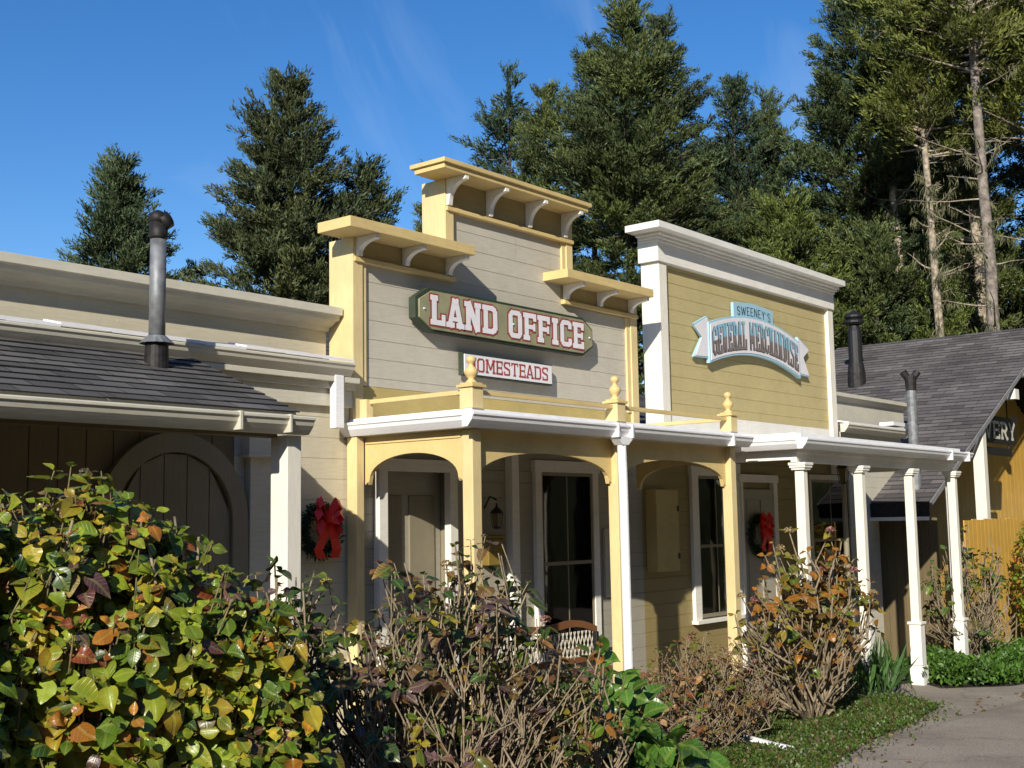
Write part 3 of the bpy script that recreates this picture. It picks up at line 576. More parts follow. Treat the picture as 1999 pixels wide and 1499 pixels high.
B('canopy_beam', M['white'], gm, (13.30, 18.45, 6.55, 6.63, 2.69, 2.93), (13.26, 18.48, 6.52, 6.549, 2.80, 2.93), (13.30, 13.40, 6.63, 8.45, 2.72, 2.93), (18.35, 18.45, 6.63, 8.45, 2.72, 2.93))
B('canopy_ceiling', M['creamtrim'], gm, (13.40, 18.35, 6.62, 8.45, 2.89, 2.925))
for x in (13.42, 15.07, 16.74, 18.40):
    gz = -.04*(x-10.5)-.02
    p = MB(); r = .057
    p.ext([(x-r, gz), (x+r, gz), (x+r*.92, 2.60), (x-r*.92, 2.60)], 'y', 6.56-r, 6.56+r)
    po = p.build('canopy_post', M['whitev'], gm, .006)
    B('post_capital', M['white'], po, (x-.085, x+.085, 6.475, 6.645, 2.60, 2.625), (x-.10, x+.10, 6.46, 6.66, 2.625, 2.655), (x-.11, x+.11, 6.45, 6.67, 2.655, 2.688))
    B('post_base', M['white'], po, (x-.095, x+.095, 6.465, 6.655, gz, gz+.28), (x-.08, x+.08, 6.48, 6.64, gz+.285, gz+.83), (x-.098, x+.098, 6.462, 6.658, gz+.832, gz+.87), bevel=.006)
mb = MB(); mb.tube([(18.50, 6.60, 2.85), (18.50, 6.66, 2.70), (18.51, 6.66, .0)], .04, 12); mb.build('downspout', M['metalwhite'], gm)
# annex joining it to the far building
mb = MB(); siding(mb, 18.9, 21.4, 2.06, 3.42, Yf, .18); siding(mb, 18.9, 20.25, -.3, 2.06, Yf, .18); mb.build('annex_wall', M['creamtrim'], gm)
mb = MB(); mb.box(18.72, 22.6, 8.90, 8.93, 3.64, 4.06); ap = mb.build('annex_parapet', M['creamtrim'], gm, .004)
mb = MB(); mb.ext([(8.895, 4.00), (8.87, 4.01), (8.82, 4.07), (8.79, 4.075), (8.79, 4.14), (8.95, 4.14), (8.95, 4.0)], 'x', 18.72, 22.65); mb.build('parapet_cornice', M['creamtrim'], ap, .003)
mb = MB(); gutter_x(mb, 18.70, 21.25, 8.42, 3.40, 1.1); mb.build('annex_gutter', M['creamtrim'], gm, .003)
mb = MB(); mb.ext([(8.28, 3.535), (8.28, 3.56), (8.60, 3.62), (8.60, 3.60)], 'x', 18.72, 21.2); mb.box(20.6, 21.2, 8.30, 8.55, 3.60, 3.66); mb.build('white_flashing', M['metalwhite'], gm)
Bs('parapet_prop', M['creamtrim'], gm, *[(x, x+.06, 8.94, 9.02, 3.40, 3.75) for x in (18.9, 20.4, 21.9)])

# ---- banner sign
bs = root('banner_sign', (15.95, 8.47, 4.5), "arched white and sky blue ribbon banner lettered GENERAL MERCHANDISE under a plate reading SWEENEY'S", 'sign')
CX = 15.95
def zt(x, o=0): return 4.935-.117*(x-CX)**2+o
def zb(x, o=0): return 4.375-.117*(x-CX)**2+o
def band(x0, x1, y0, y1, m=0, n=28):
    mb = MB()
    for i in range(n):
        a = x0+(x1-x0)*i/n; b = x0+(x1-x0)*(i+1)/n
        mb.ext([(a, zb(a, m)), (b, zb(b, m)), (b, zt(b, -m)), (a, zt(a, -m))], 'y', y0, y1)
    return mb
band(14.585, 17.315, 8.400, 8.455).build('ribbon_edge', M['signblue'], bs)
band(14.615, 17.285, 8.392, 8.3995, .028).build('ribbon_face', M['signwhite'], bs)
def tail(sgn, y0, y1, k):
    X = lambda d: CX+sgn*d
    P = [(1.33, 4.74-k), (1.37, 4.805-k), (1.72, 4.66-k*1.3), (1.50+k*1.2, 4.50), (1.735-k*1.3, 4.215+k*.6), (1.35, 4.225+k)]
    c = (1.40, 4.5); mb = MB()
    for (a, b) in zip(P, P[1:]+P[:1]):
        t = [(X(c[0]), c[1]), (X(a[0]), a[1]), (X(b[0]), b[1])]; mb.ext(t, 'y', y0, y1)
    return mb
for s in (-1, 1):
    t_ = tail(s, 8.425, 8.47, 0).build('ribbon_tail', M['signblue'], bs); tail(s, 8.418, 8.4245, .022).build('tail_face', M['signwhite'], t_)
mb = MB(); n = 10
for i in range(n):
    a = 15.34+1.19*i/n; b = 15.34+1.19*(i+1)/n; f = lambda x: 5.14-.115*(x-CX)**2
    mb.ext([(a, 4.80), (b, 4.80), (b, f(b)), (a, f(a))], 'y', 8.426, 8.47)
mb.build('name_plate', M['signblue'], bs)
WS = {'*': .60, 'W': .95, 'E': .52, 'N': .62, "'": .16, 'S': .56, 'Y': .62}; tx = "SWEENEY'S"; n3 = word_len(tx, WS, .2); k3 = 1.0/n3
mb = MB(); letters(mb, tx, WS, .2, .13, lambda u, v: (15.44+u*k3, 4.952-.115*(15.44+u*k3-CX)**2+v*.125), 8.4245, slab=False); mb.build('plate_lettering', M['navy'], bs)
WG = {'*': .40, 'M': .56, 'I': .24, ' ': .22, 'W': .5, 'N': .44}; tx = 'GENERAL MERCHANDISE'; n4 = word_len(tx, WG, .075); k4 = 2.58/n4
def gfn(dx=0, dz=0):
    def f(u, v):
        x = 14.66+u*k4+dx; return (x, zb(x, .075)+v*.405+dz)
    return f
mb = MB(); letters(mb, tx, WG, .075, .135, gfn(-.011, -.006), 8.3905, inflate=.006); mb.build('letter_shade', M['lettershade'], bs)
mb = MB(); letters(mb, tx, WG, .075, .135, gfn(), 8.386); mb.build('banner_lettering', M['twotone'], bs)

# ================================================================== FAR BUILDING WITH SHINGLE ROOF
fb = root('barn_building', (26, 9.5, -.5), 'golden ochre building with big grey shingle roof beyond the white posted canopy', 'building')
S_ = .4919; sd_ = Vector((1, 0, S_)).normalized(); X0, Z0 = 19.95, 2.26
mb = MB(); shingle_roof(mb, (X0, 7.5, Z0), (0, 1, 0), sd_, 4.95, 8.64, .17); rf = mb.build('roof', M['roofR'], fb)
ex = lambda X: Z0+(X-X0)*S_
mb = MB(); mb.ext([(X0+.03, Z0-.04), (27.65, ex(27.65)-.04), (27.65, ex(27.65)-.012), (X0+.03, Z0-.0)], 'y', 7.52, 12.4); mb.build('roof_deck', M['umber'], fb)
mb = MB(); mb.ext([(X0-.01, Z0-.09), (X0+.0, Z0+.010), (27.7, ex(27.7)+.010), (27.7, ex(27.7)-.07)], 'y', 7.47, 7.49); mb.build('barge_board', M['galvedge'], fb)
B('eave_fascia_shade', M['sooty'], fb, (X0-.04, X0+.0, 7.5, 12.4, Z0-.24, Z0-.01)); B('eave_trim', M['white'], fb, (X0-.07, X0-.03, 7.5, 12.4, Z0-.30, Z0-.24))  # fascia coloured black for the shadow band below the eave
mb = MB(); mb.ext([(27.7, ex(27.65)), (27.7, ex(27.65)-.03), (34, ex(27.65)-3.1), (34, ex(27.65)-3.07)], 'y', 7.5, 12.4); mb.build('rear_roof_slope', M['roofR'], fb)
mb = MB()
for i in range(40):
    x = 20.95+i*.28; zt_ = min(ex(x), 2*ex(27.65)-ex(x))-.05
    mb.box(x, x+.276, 9.20, 9.23, -.9, zt_)
for i in range(16): mb.box(20.90, 20.93, 9.24+i*.2, 9.43+i*.2, -.9, 2.2)
mb.build('board_wall', M['fence'], fb, .002)
B('shade_side_wall', M['umber'], fb, *[(20.50, 20.53, 7.60+i*.15, 7.745+i*.15, -.9, 2.0) for i in range(12)], bevel=.003)  # boards coloured dark to stand for the shaded recess here
B('wall_core', M['umber'], fb, (20.95, 33, 9.25, 12.3, -.9, 2.1))
mb = MB(); mb.ext([(21.0, 2.1), (33, 2.1), (27.65, ex(27.65)-.2)], 'y', 9.26, 12.3); mb.build('gable_core', M['umber'], fb)
for x in (22.98, 30.0): B('porch_post', M['whitev'], fb, (x-.10, x+.10, 7.55, 7.75, -.6, ex(min(x, 27.65))-.16 if x < 27.6 else 4.5), bevel=.01)
Bs('rafter_tail', M['white'], fb, *[(x-.12, x+.12, 7.50, 7.95, ex(x)-.42, ex(x)-.22) for x in (24.9, 26.0)])
# vent chimney
cx, cy = 25.3, 10.96; cz = ex(cx)
mb = MB(); mb.lathe(cx, cy, [(.20, cz-.15), (.19, cz+.25), (.16, cz+.45)], 18); ch = mb.build('chimney', M['sooty'], fb)
mb = MB(); mb.lathe(cx, cy, [(.15, cz+.43), (.15, cz+1.15), (.11, cz+1.25), (.11, cz+1.32)], 18); mb.build('flue', M['iron'], ch)
mb = MB(); mb.lathe(cx, cy, [(.17, cz+1.30), (.22, cz+1.34), (.22, cz+1.38), (.16, cz+1.42), (.21, cz+1.46), (.21, cz+1.50), (.05, cz+1.60)], 18); mb.build('flue_cap', M['iron'], ch)
qx, qy = 20.45, 7.9; qz = ex(qx)
mb = MB(); mb.lathe(qx, qy, [(.09, qz-.1), (.085, qz+.9), (.08, qz+1.7)], 18); p2 = mb.build('stove_pipe', M['galv'], fb, smooth=False)
mb = MB(); mb.lathe(qx, qy, [(.085, qz+1.65), (.095, qz+1.8), (.095, qz+1.9)], 16)
for a in (-.09, .09): mb.tube([(qx+a*.4, qy-a*.4, qz+1.86), (qx+a, qy-a, qz+1.97)], [.06, .065], 12)
mb.build('pipe_cap', M['sooty'], p2)
# LIVERY sign
lv = root('signboard', (24.9, 8.0, 3.6), 'black hanging sign with pale letters ending in ERY, behind the far white post', 'sign')
mb = MB(); pts = [(23.6, 3.44), (26.3, 3.44), (26.45, 4.06), (26.0, 3.99), (24.1, 3.99), (23.6, 3.80)]; mb.ext(pts, 'y', 8.0, 8.06); mb.build('sign_face', M['iron'], lv, .01)
WL = {'*': .95, 'I': .45, 'Y': 1.05}; n5 = word_len('LIVERY', WL, .18); k5 = 2.62/n5
mb = MB(); letters(mb, 'LIVERY', WL, .18, .22, lambda u, v: (23.65+u*k5, 3.53+v*min(.36, .22+.14*(.2+u/1.6))), 7.994); mb.build('lettering', M['creamtrim'], lv)
mb = MB(); mb.box(24.1, 26.0, 8.0, 8.05, 3.20, 3.36); mb.build('lower_plank', M['iron'], lv, .01)
mb = MB()
for x in (24.5, 25.9): mb.tube([(x, 8.03, 3.36), (x, 8.03, 3.45)], .012, 6); mb.tube([(x, 8.03, 3.98), (x, 8.03, ex(x)-.05)], .015, 6)
mb.build('hanging_chain', M['iron'], lv)

# ================================================================== FENCE, LAMP POST, PORCH THINGS
fe = root('board_fence', (21, 7.3, -.5), 'tall golden ochre board fence standing behind the shrubs at the right', 'fence')
mb = MB(); rr = random.Random(3)
for i in range(30):
    x = 19.95+i*.2
    if x > 20.9: mb.box(x, x+.196, 7.30, 7.322, -.7, 1.955+rr.uniform(-.012, .012))
    else: mb.box(x, x+.196, 7.30, 7.322, -.7, 1.15+rr.uniform(-.01, .01))
mb.build('boards', M['fence'], fe, .002)
Bs('fence_rail', M['fence'], fe, (19.95, 25.9, 7.325, 7.365, .1, .19), (21.0, 25.9, 7.325, 7.365, 1.5, 1.59))
lp = root('lamp_post', (16.46, 7.4, -.22), 'slim wooden post with small dark lantern under the white posted canopy', 'street lamp')
mb = MB(); mb.lathe(16.46, 7.4, [(.045, -.25), (.04, 1.2), (.034, 2.50)], 12); mb.build('post', M['door'], lp)
def lantern(parent, x, y, z, s=1.0):
    mb = MB(); mb.lathe(x, y, [(.03*s, z), (.075*s, z+.02*s), (.05*s, z+.03*s)], 4); mb.lathe(x, y, [(.12*s, z+.26*s), (.09*s, z+.31*s), (.03*s, z+.36*s), (.012*s, z+.40*s), (.018*s, z+.42*s), (0, z+.44*s)], 8)
    for k in range(4):
        a = math.pi/2*k+.78; mb.tube([(x+.07*s*math.cos(a), y+.07*s*math.sin(a), z+.02*s), (x+.105*s*math.cos(a), y+.105*s*math.sin(a), z+.27*s)], .007*s, 5)
    mb.build('lantern_frame', M['iron'], parent); mb = MB(); mb.lathe(x, y, [(.055*s, z+.03*s), (.088*s, z+.26*s)], 4); mb.build('lantern_glass', M['lampglass'], parent)
lantern(lp, 16.46, 7.4, 2.50, .85)
wl = root('wall_lantern', (9.93, 8.45, 1.95), 'small dark lantern on the wall beside the panelled door, above the yellow mailbox', 'lantern')
lantern(wl, 9.93, 8.33, 1.98, .62); mb = MB(); mb.tube([(9.93, 8.499, 2.2), (9.93, 8.42, 2.32), (9.93, 8.33, 2.28)], .010, 6); mb.build('bracket_arm', M['iron'], wl)
ml = root('mailbox', (9.95, 8.48, 1.6), 'dull yellow wall mailbox below the small wall lantern', 'mailbox')
B('box_body', M['mailyellow'], ml, (9.84, 10.10, 8.37, 8.498, 1.60, 1.88), bevel=.01); B('lid', M['mailyellow'], ml, (9.83, 10.11, 8.355, 8.499, 1.881, 1.91), bevel=.006)
def wreath(x, y, z, r, label, parent_y, s=1.0):
    w = root('wreath', (x, y, z), label, 'wreath', 'green wreaths with red bows'); rng = np.random.default_rng(int(x*10)); n = 2600
    a = rng.uniform(0, 2*np.pi, n); q = rng.uniform(0, 2*np.pi, n); rr_ = rng.uniform(0, .065, n)*s
    P = np.stack([x+(r+rr_*np.cos(q))*np.cos(a), y+rr_*np.sin(q)*.8, z+(r+rr_*np.cos(q))*np.sin(a)], 1)
    D = rng.normal(0, .6, (n, 3)); D[:, 0] += np.cos(a+.9); D[:, 2] += np.sin(a+.9)
    foliage('greenery', P, D, rng.uniform(.03, .06, n), .14, np.array([[.018, .05, .018]])*rng.uniform(.5, 1.4, (n, 1)), M['needle'], w)
    m = MB()
    for sg_, tl in ((-1, .0), (1, .0), (-1, -.09), (1, -.08), (-1, .08), (1, .07)):
        q = .85 if tl else 1.0; L = [Vector((x, y-.07, z+r*.55)), Vector((x+sg_*.09*s*q, y-.13, z+r*.55+.07*s+tl*s)), Vector((x+sg_*.145*s*q, y-.12, z+r*.55+.02*s+tl*1.3*s)), Vector((x+sg_*.09*s*q, y-.06, z+r*.55-.04*s+tl*s)), Vector((x, y-.07, z+r*.55-.01))]
        for a_, b_ in zip(L[:-1], L[1:]):
            m.face([a_+Vector((0, .02, .03*s)), b_+Vector((0, .025, .038*s)), b_-Vector((0, .025, .038*s)), a_-Vector((0, .02, .03*s))])
    for sg_ in (-1, 1):
        T = [Vector((x+sg_*.01, y-.08, z+r*.5)), Vector((x+sg_*.06*s, y-.11, z+r*.5-.15*s)), Vector((x+sg_*.10*s, y-.09, z+r*.5-.24*s)), Vector((x+sg_*.07*s, y-.10, z+r*.5-.31*s))]
        for a_, b_ in zip(T[:-1], T[1:]):
            m.face([a_-Vector((.045*s, 0, 0)), a_+Vector((.045*s, 0, 0)), b_+Vector((.05*s, 0, 0)), b_-Vector((.05*s, 0, 0))])
    m.tube([(x, y-.12, z+r*.55+.03), (x, y-.12, z+r*.55-.03)], .035*s, 8)
    bo = m.build('bow', M['bow'], w, smooth=False); md = bo.modifiers.new('thick', 'SOLIDIFY'); md.thickness = .006
    return w

# ================================================================== FOLIAGE TOOLS
def frames(D, rng, upb=None):
    D = D/np.maximum(np.linalg.norm(D, axis=1, keepdims=True), 1e-6)
    R = rng.normal(0, 1, D.shape) if upb is None else upb
    S = np.cross(D, R); S /= np.maximum(np.linalg.norm(S, axis=1, keepdims=True), 1e-6); Nn = np.cross(S, D)
    return D, S, Nn
def mesh_np(name, V, F, C, mat, parent=None, uv=None, smooth=False):
    """V (n,3) F (m,4) C (n,3)"""
    off = OFF.get(parent.name, Vector((0, 0, 0))) if parent else Vector((0, 0, 0)); V = V-np.array(off)
    me = bpy.data.meshes.new(name); n, m = len(V), len(F); k = F.shape[1]
    me.vertices.add(n); me.vertices.foreach_set('co', V.astype(np.float32).ravel())
    me.loops.add(m*k); me.loops.foreach_set('vertex_index', F.astype(np.int32).ravel())
    me.polygons.add(m); me.polygons.foreach_set('loop_start', (np.arange(m)*k).astype(np.int32)); me.polygons.foreach_set('loop_total', np.full(m, k, np.int32))
    me.update(calc_edges=True)
    if C is not None:
        a = me.color_attributes.new(name='Col', type='FLOAT_COLOR', domain='POINT')
        a.data.foreach_set('color', np.concatenate([np.clip(C, 0, 1), np.ones((n, 1))], 1).astype(np.float32).ravel())
    if uv is not None:
        l = me.uv_layers.new(name='UVMap'); l.data.foreach_set('uv', uv[F.ravel()].astype(np.float32).ravel())
    me.materials.append(mat)
    if smooth: me.polygons.foreach_set('use_smooth', np.ones(m, bool))
    o = bpy.data.objects.new(name, me); col.objects.link(o)
    if parent: o.parent = parent
    OFF[o.name] = off; return o
def foliage(name, P, D, L, wr, C, mat, parent=None, seed=1):
    """slim diamond blades"""
    rng = np.random.default_rng(seed); D, S, Nn = frames(D, rng); n = len(P); L = L[:, None]
    V = np.stack([P, P+D*L*.45+S*L*wr, P+D*L, P+D*L*.45-S*L*wr], 1).reshape(-1, 3)
    F = np.arange(n*4).reshape(-1, 4)
    return mesh_np(name, V, F, np.repeat(C, 4, 0), mat, parent)
# a leaf of 3 x 6 points, folded along the midrib and drooping
_t = np.array([0, .07, .16, .28, .42, .57, .72, .85, .94, 1.0]); _w = np.array([.012, .13, .25, .345, .385, .36, .27, .155, .06, .0])
def leaf_template(fold=.16, droop=.22):
    V = []; E = []; U = []
    for i, t in enumerate(_t):
        for sgn in (-1, 0, 1):
            V.append((t, sgn*_w[i], fold*abs(sgn)*_w[i]*1.2-droop*t*t)); E.append(max(abs(sgn)*.8, max(0, t-.55)*1.8)); U.append((t, sgn*_w[i]))
    F = [(i*3+j, (i+1)*3+j, (i+1)*3+j+1, i*3+j+1) for i in range(len(_t)-1) for j in range(2)]
    return np.array(V), np.array(F), np.array(E), np.array(U)
def leaves(name, P, D, UP, L, C0, C1, mat, parent, fold=.16, droop=.22, seed=2):
    rng = np.random.default_rng(seed); T, F, E, U = leaf_template(fold, droop); n = len(P)
    D = D/np.linalg.norm(D, axis=1, keepdims=True); S = np.cross(UP, D); S /= np.maximum(np.linalg.norm(S, axis=1, keepdims=True), 1e-6); Nn = np.cross(D, S)
    tt = T[None]*np.ones((n, 1, 1)); tt[:, :, 2] += rng.normal(0, .2, (n, 1))*tt[:, :, 0]**2+np.abs(tt[:, :, 1])*rng.normal(0, .35, (n, 1))+rng.normal(0, .014, (n, len(T)))+rng.normal(0, .05, (n, 1))*np.sin(tt[:, :, 0]*9); tt[:, :, 1] *= rng.uniform(.8, 1.15, (n, 1))
    tt[:, :, 1] += rng.normal(0, .10, (n, 1))*tt[:, :, 0]**2
    V = P[:, None]+(D[:, None]*tt[:, :, :1]+S[:, None]*tt[:, :, 1:2]+Nn[:, None]*tt[:, :, 2:])*L[:, None, None]
    e = np.clip(E[None, :, None]*rng.uniform(.3, 1.5, (n, 1, 1)), 0, 1); C = C0[:, None]*(1-e)+C1[:, None]*e
    k = len(T); FF = (F[None]+np.arange(n)[:, None, None]*k).reshape(-1, 4)
    return mesh_np(name, V.reshape(-1, 3), FF, C.reshape(-1, 3), mat, parent, np.tile(U, (n, 1)), smooth=True)
def sticks(name, A, Bp, ra, rb, mat, parent, sides=4):
    """tapered straight twigs from A to Bp"""
    n = len(A); D = Bp-A; rng = np.random.default_rng(4); _, S, Nn = frames(D, rng); V = []
    for k in range(sides):
        t = 2*np.pi*k/sides; d = S*np.cos(t)+Nn*np.sin(t); V.append(A+d*ra[:, None]); V.append(Bp+d*rb[:, None])
    V = np.stack(V, 1).reshape(-1, 3); F = []
    for k in range(sides): F.append([2*k, 2*((k+1) % sides), 2*((k+1) % sides)+1, 2*k+1])
    F = (np.array(F)[None]+np.arange(n)[:, None, None]*2*sides).reshape(-1, 4)
    return mesh_np(name, V, F, None, mat, parent, smooth=True)

# ---------------------------------------------------------------- conifers
def conifer(name, label, x, y, ztop, prof, seed, tone, zc0=2.0, dens=7.0, z0=-.5, lean=(0, 0), up0=.75, trunk='darkbark', blade=.19, group='conifers behind the buildings', gaps=.12, asym=.18, bsp=.24, trunk_r=.22):
    """prof: list of (height below the top, radius)"""
    ztop -= .5*math.hypot(x, y)/30; zc0 -= .3
    rng = np.random.default_rng(seed); r_ = root(name, (x, y, z0), label, 'tree', group)
    ph, pr_ = zip(*prof); Ht = ztop-z0
    tk = MB(); zs = np.linspace(z0, ztop-.3, 14); ln = lambda z: np.array([x+lean[0]*(z-z0)/Ht, y+lean[1]*(z-z0)/Ht])
    tk.tube([(*(ln(z)+rng.normal(0, .03, 2)), z) for z in zs], [max(.02, trunk_r*(1-.92*(z-z0)/Ht)) for z in zs], 10); tk.build('trunk', M[trunk], r_, smooth=True)
    P, D, L, C = [], [], [], []; SA, SB, SR = [], [], []
    z = ztop-.05; ph0 = rng.uniform(0, 6.28)
    while z > zc0:
        h = ztop-z; R = np.interp(h, ph, pr_)
        if rng.random() > gaps:
            az = rng.uniform(0, 2*np.pi)
            k = 1+asym*math.sin(az*2+ph0+h*.7)+asym*.8*math.sin(az*3+h*1.9+ph0*2)
            l = max(.18, R*k*rng.uniform(.70, 1.08)); lift = up0*math.exp(-h/3.2)-.10*(1-math.exp(-h/5))+rng.normal(0, .09)
            c = ln(z); d = np.array([math.cos(az), math.sin(az), lift]); d /= np.linalg.norm(d)
            S = np.array([-math.sin(az), math.cos(az), 0.]); tone_b = rng.uniform(.62, 1.30); tw = rng.uniform(0, 1)
            ns = max(2, int(l/bsp*.9)); b0 = np.array([c[0], c[1], z])
            pt = lambda s: b0+d*l*s+np.array([0, 0, .20*l*s*s-.04*l*s])
            SA.append(b0); SB.append(pt(.55)); SR.append(.012+.012*l); SA.append(pt(.55)); SB.append(pt(.97)); SR.append(.008+.004*l)
            for i in range(ns+1):
                s = .22+.78*i/max(1, ns)
                for sgn in ((-1, 1) if i < ns else (0,)):
                    sl = (.30+.30*(1-s)*min(l, 2.6)**.6+.10)*rng.uniform(.7, 1.25)
                    sdv = d*(.75+.25*s)+S*sgn*(.85-.3*s)+np.array([0, 0, .34+rng.normal(0, .2)]); sdv /= np.linalg.norm(sdv)
                    o = pt(s)+rng.normal(0, .07, 3); nb = int(20+sl*72); q = rng.uniform(.05, 1, nb)
                    P.append(o+sdv*sl*q[:, None]+rng.normal(0, .045, (nb, 3))); D.append(sdv+rng.normal(0, .5, (nb, 3))+np.array([0, 0, .42]))
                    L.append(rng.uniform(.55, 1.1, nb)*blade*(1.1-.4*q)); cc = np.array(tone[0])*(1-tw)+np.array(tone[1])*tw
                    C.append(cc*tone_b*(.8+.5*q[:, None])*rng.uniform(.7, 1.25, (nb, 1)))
        z -= rng.exponential(1/(dens*(.9+.42*min(R, 3))))
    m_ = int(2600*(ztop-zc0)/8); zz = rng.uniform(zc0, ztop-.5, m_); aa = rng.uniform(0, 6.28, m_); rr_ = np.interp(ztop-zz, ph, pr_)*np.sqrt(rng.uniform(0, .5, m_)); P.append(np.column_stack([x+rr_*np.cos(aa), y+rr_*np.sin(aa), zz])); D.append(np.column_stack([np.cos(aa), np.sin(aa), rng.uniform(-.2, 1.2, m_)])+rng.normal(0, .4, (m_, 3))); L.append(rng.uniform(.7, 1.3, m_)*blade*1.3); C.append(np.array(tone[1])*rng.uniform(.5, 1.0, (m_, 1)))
    nb = 260; q = rng.uniform(0, 1, (nb, 1)); a = rng.uniform(0, 6.28, nb); c = ln(ztop); P.append(np.column_stack([np.full(nb, c[0]), np.full(nb, c[1]), ztop+.15-q[:, 0]*1.3])); D.append(np.column_stack([np.cos(a)*.8, np.sin(a)*.8, rng.uniform(.5, 1.3, nb)])); L.append(blade*(.5+1.0*q[:, 0])); C.append(np.array(tone[0])*rng.uniform(.7, 1.2, (nb, 1)))
    P = np.concatenate(P); D = np.concatenate(D); L = np.concatenate(L); C = np.concatenate(C)
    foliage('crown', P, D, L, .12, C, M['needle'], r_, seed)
    SR = np.array(SR); sticks('limbs', np.array(SA), np.array(SB), SR, SR*.6, M['darkbark'], r_, 4)
    return r_, len(P)
OLIVE = ((.105, .128, .036), (.070, .098, .036)); BLUE = ((.050, .082, .050), (.066, .096, .046)); DARK = ((.050, .075, .038), (.068, .088, .034)); LIME = ((.125, .155, .034), (.090, .125, .034))
TOT = 0
def T(*a, **k):
    global TOT; o, n = conifer(*a, **k); TOT += n; return o
T('conifer_tree', 'small dense cone shaped conifer behind the stove pipe, leftmost of the trees', 17.36, 26.88, 11.67, [(0, .10), (.5, .42), (1.6, .85), (3.1, 1.38), (4.5, 1.7), (8, 2.1)], 11, ((.085, .112, .044), (.060, .090, .044)), zc0=6.2, dens=13, gaps=.0, asym=.04)
T('conifer_tree', 'tip of a low conifer peeking over the parapet between the two left trees', 21.14, 29.14, 9.75, [(0, .1), (.6, .45), (2, 1.2), (4, 1.7)], 12, DARK, zc0=6.5)
T('conifer_tree', 'tall dark pyramidal conifer alone against the sky, left of the stepped false front', 19.43, 22.86, 13.45, [(0, .13), (.6, .42), (1.4, .8), (2.4, 1.25), (3.6, 1.7), (4.6, 2.05), (6, 2.35), (9, 2.6)], 13, ((.085, .096, .036), (.062, .084, .038)), zc0=5.0, dens=13, asym=.12, gaps=.0)
T('conifer_tree', 'shorter spired conifer leaning against the right side of the tall pyramidal one', 21.5, 22.35, 11.5, [(0, .2), (.6, .55), (1.6, 1.0), (3, 1.3), (6, 1.5)], 14, DARK, zc0=6, gaps=.0, dens=10)
T('conifer_tree', 'small far conifer tip just left of the upper cornice', 29.23, 27.3, 12.9, [(0, .12), (1, .6), (3, 1.3)], 15, OLIVE, zc0=9.5)
T('conifer_tree', 'dark blue green spruce with open layered boughs, rising right of the upper cornice', 29.49, 23.97, 16.7, [(0, .15), (.6, .5), (1.6, 1.0), (2.8, 1.55), (4, 1.9), (7, 2.1)], 16, BLUE, zc0=9.5, dens=7, gaps=.2)
T('conifer_tree', 'narrow olive conifer spire between the dark spruce and the biggest conifer', 28.61, 21.86, 15.5, [(0, .1), (.8, .45), (1.8, .8), (3.5, 1.1), (6, 1.5)], 17, OLIVE, zc0=8, dens=9)
T('conifer_tree', 'biggest conifer, broad olive green crown in the middle of the photo touching the top edge', 28.35, 18.77, 17.25, [(0, .25), (1, .7), (2, 1.15), (3.2, 1.75), (4.6, 2.5), (6.5, 3.1), (9, 3.4), (12, 3.4)], 18, OLIVE, zc0=5.5, dens=11, gaps=.04, asym=.14, bsp=.26)
T('conifer_tree', 'dark conifer top showing just left of the biggest crown near the top edge', 33.52, 23.61, 18.97, [(0, .2), (1, .65), (2.5, 1.0), (5, 1.5), (7, 1.8)], 19, BLUE, zc0=12, gaps=.2)
T('conifer_tree', 'dark conifer shoulder rising just right of the biggest crown', 34.83, 21.64, 19.75, [(0, .2), (1, .8), (2, 1.2), (3.6, 1.9), (5, 2.6), (8, 2.9)], 20, DARK, zc0=11, gaps=.12)
T('conifer_tree', 'pointed blue green conifer tip right of the biggest crown', 35.18, 19.03, 16.8, [(0, .15), (.8, .6), (2, 1.1), (3.5, 1.7), (8, 2.3)], 21, BLUE, zc0=7, gaps=.1)
T('conifer_tree', 'conifer with pale green upper boughs above the white false front', 36.2, 18.5, 16.5, [(0, .15), (.8, .6), (2, 1.3), (4, 1.9), (8, 2.6)], 22, ((.115, .145, .06), (.085, .118, .046)), zc0=6.0, gaps=.05, dens=8)
T('conifer_tree', 'tall conifer with ragged layered boughs right of the middle, reaching above the photo', 35.14, 14.6, 18.9, [(0, .5), (1.5, 1.1), (3, 1.7), (4.5, 2.2), (6.5, 2.6), (8, 2.5), (12, 2.9)], 23, ((.092, .122, .040), (.068, .100, .048)), zc0=4.5, dens=12, gaps=.02, asym=.2)
T('conifer_tree', 'low bushy bright olive conifer right behind the mustard false front', 31.5, 15.3, 11.3, [(0, .4), (1, 1.2), (2.5, 1.9), (5, 2.3)], 24, LIME, zc0=4.5, gaps=.03, dens=10)
T('conifer_tree', 'low green conifer left of the far shingle roof chimney', 33.0, 13.6, 10.6, [(0, .3), (1, 1.0), (2.5, 1.7), (5, 2.0)], 25, OLIVE, zc0=4.5, gaps=.05, dens=9)
T('conifer_tree', 'dark green conifer between the tall ragged one and the mossy trunks', 38.8, 14.2, 18.2, [(0, .3), (2, 1.4), (4, 2.0), (8, 2.5), (12, 2.6)], 26, DARK, zc0=6, gaps=.05, dens=10)
T('conifer_tree', 'low dark conifer behind the bare mossy trunks', 37.5, 12.2, 12.5, [(0, .3), (1.5, 1.3), (4, 2.0), (8, 2.3)], 27, DARK, zc0=6, gaps=.12)
T('conifer_tree', 'dark conifer mass behind the tall bare trunk at the right edge', 39.0, 9.6, 20.0, [(0, .4), (3, 1.5), (6, 2.2), (9, 2.3), (14, 2.2)], 28, DARK, zc0=6.5, gaps=.3, dens=5.5)
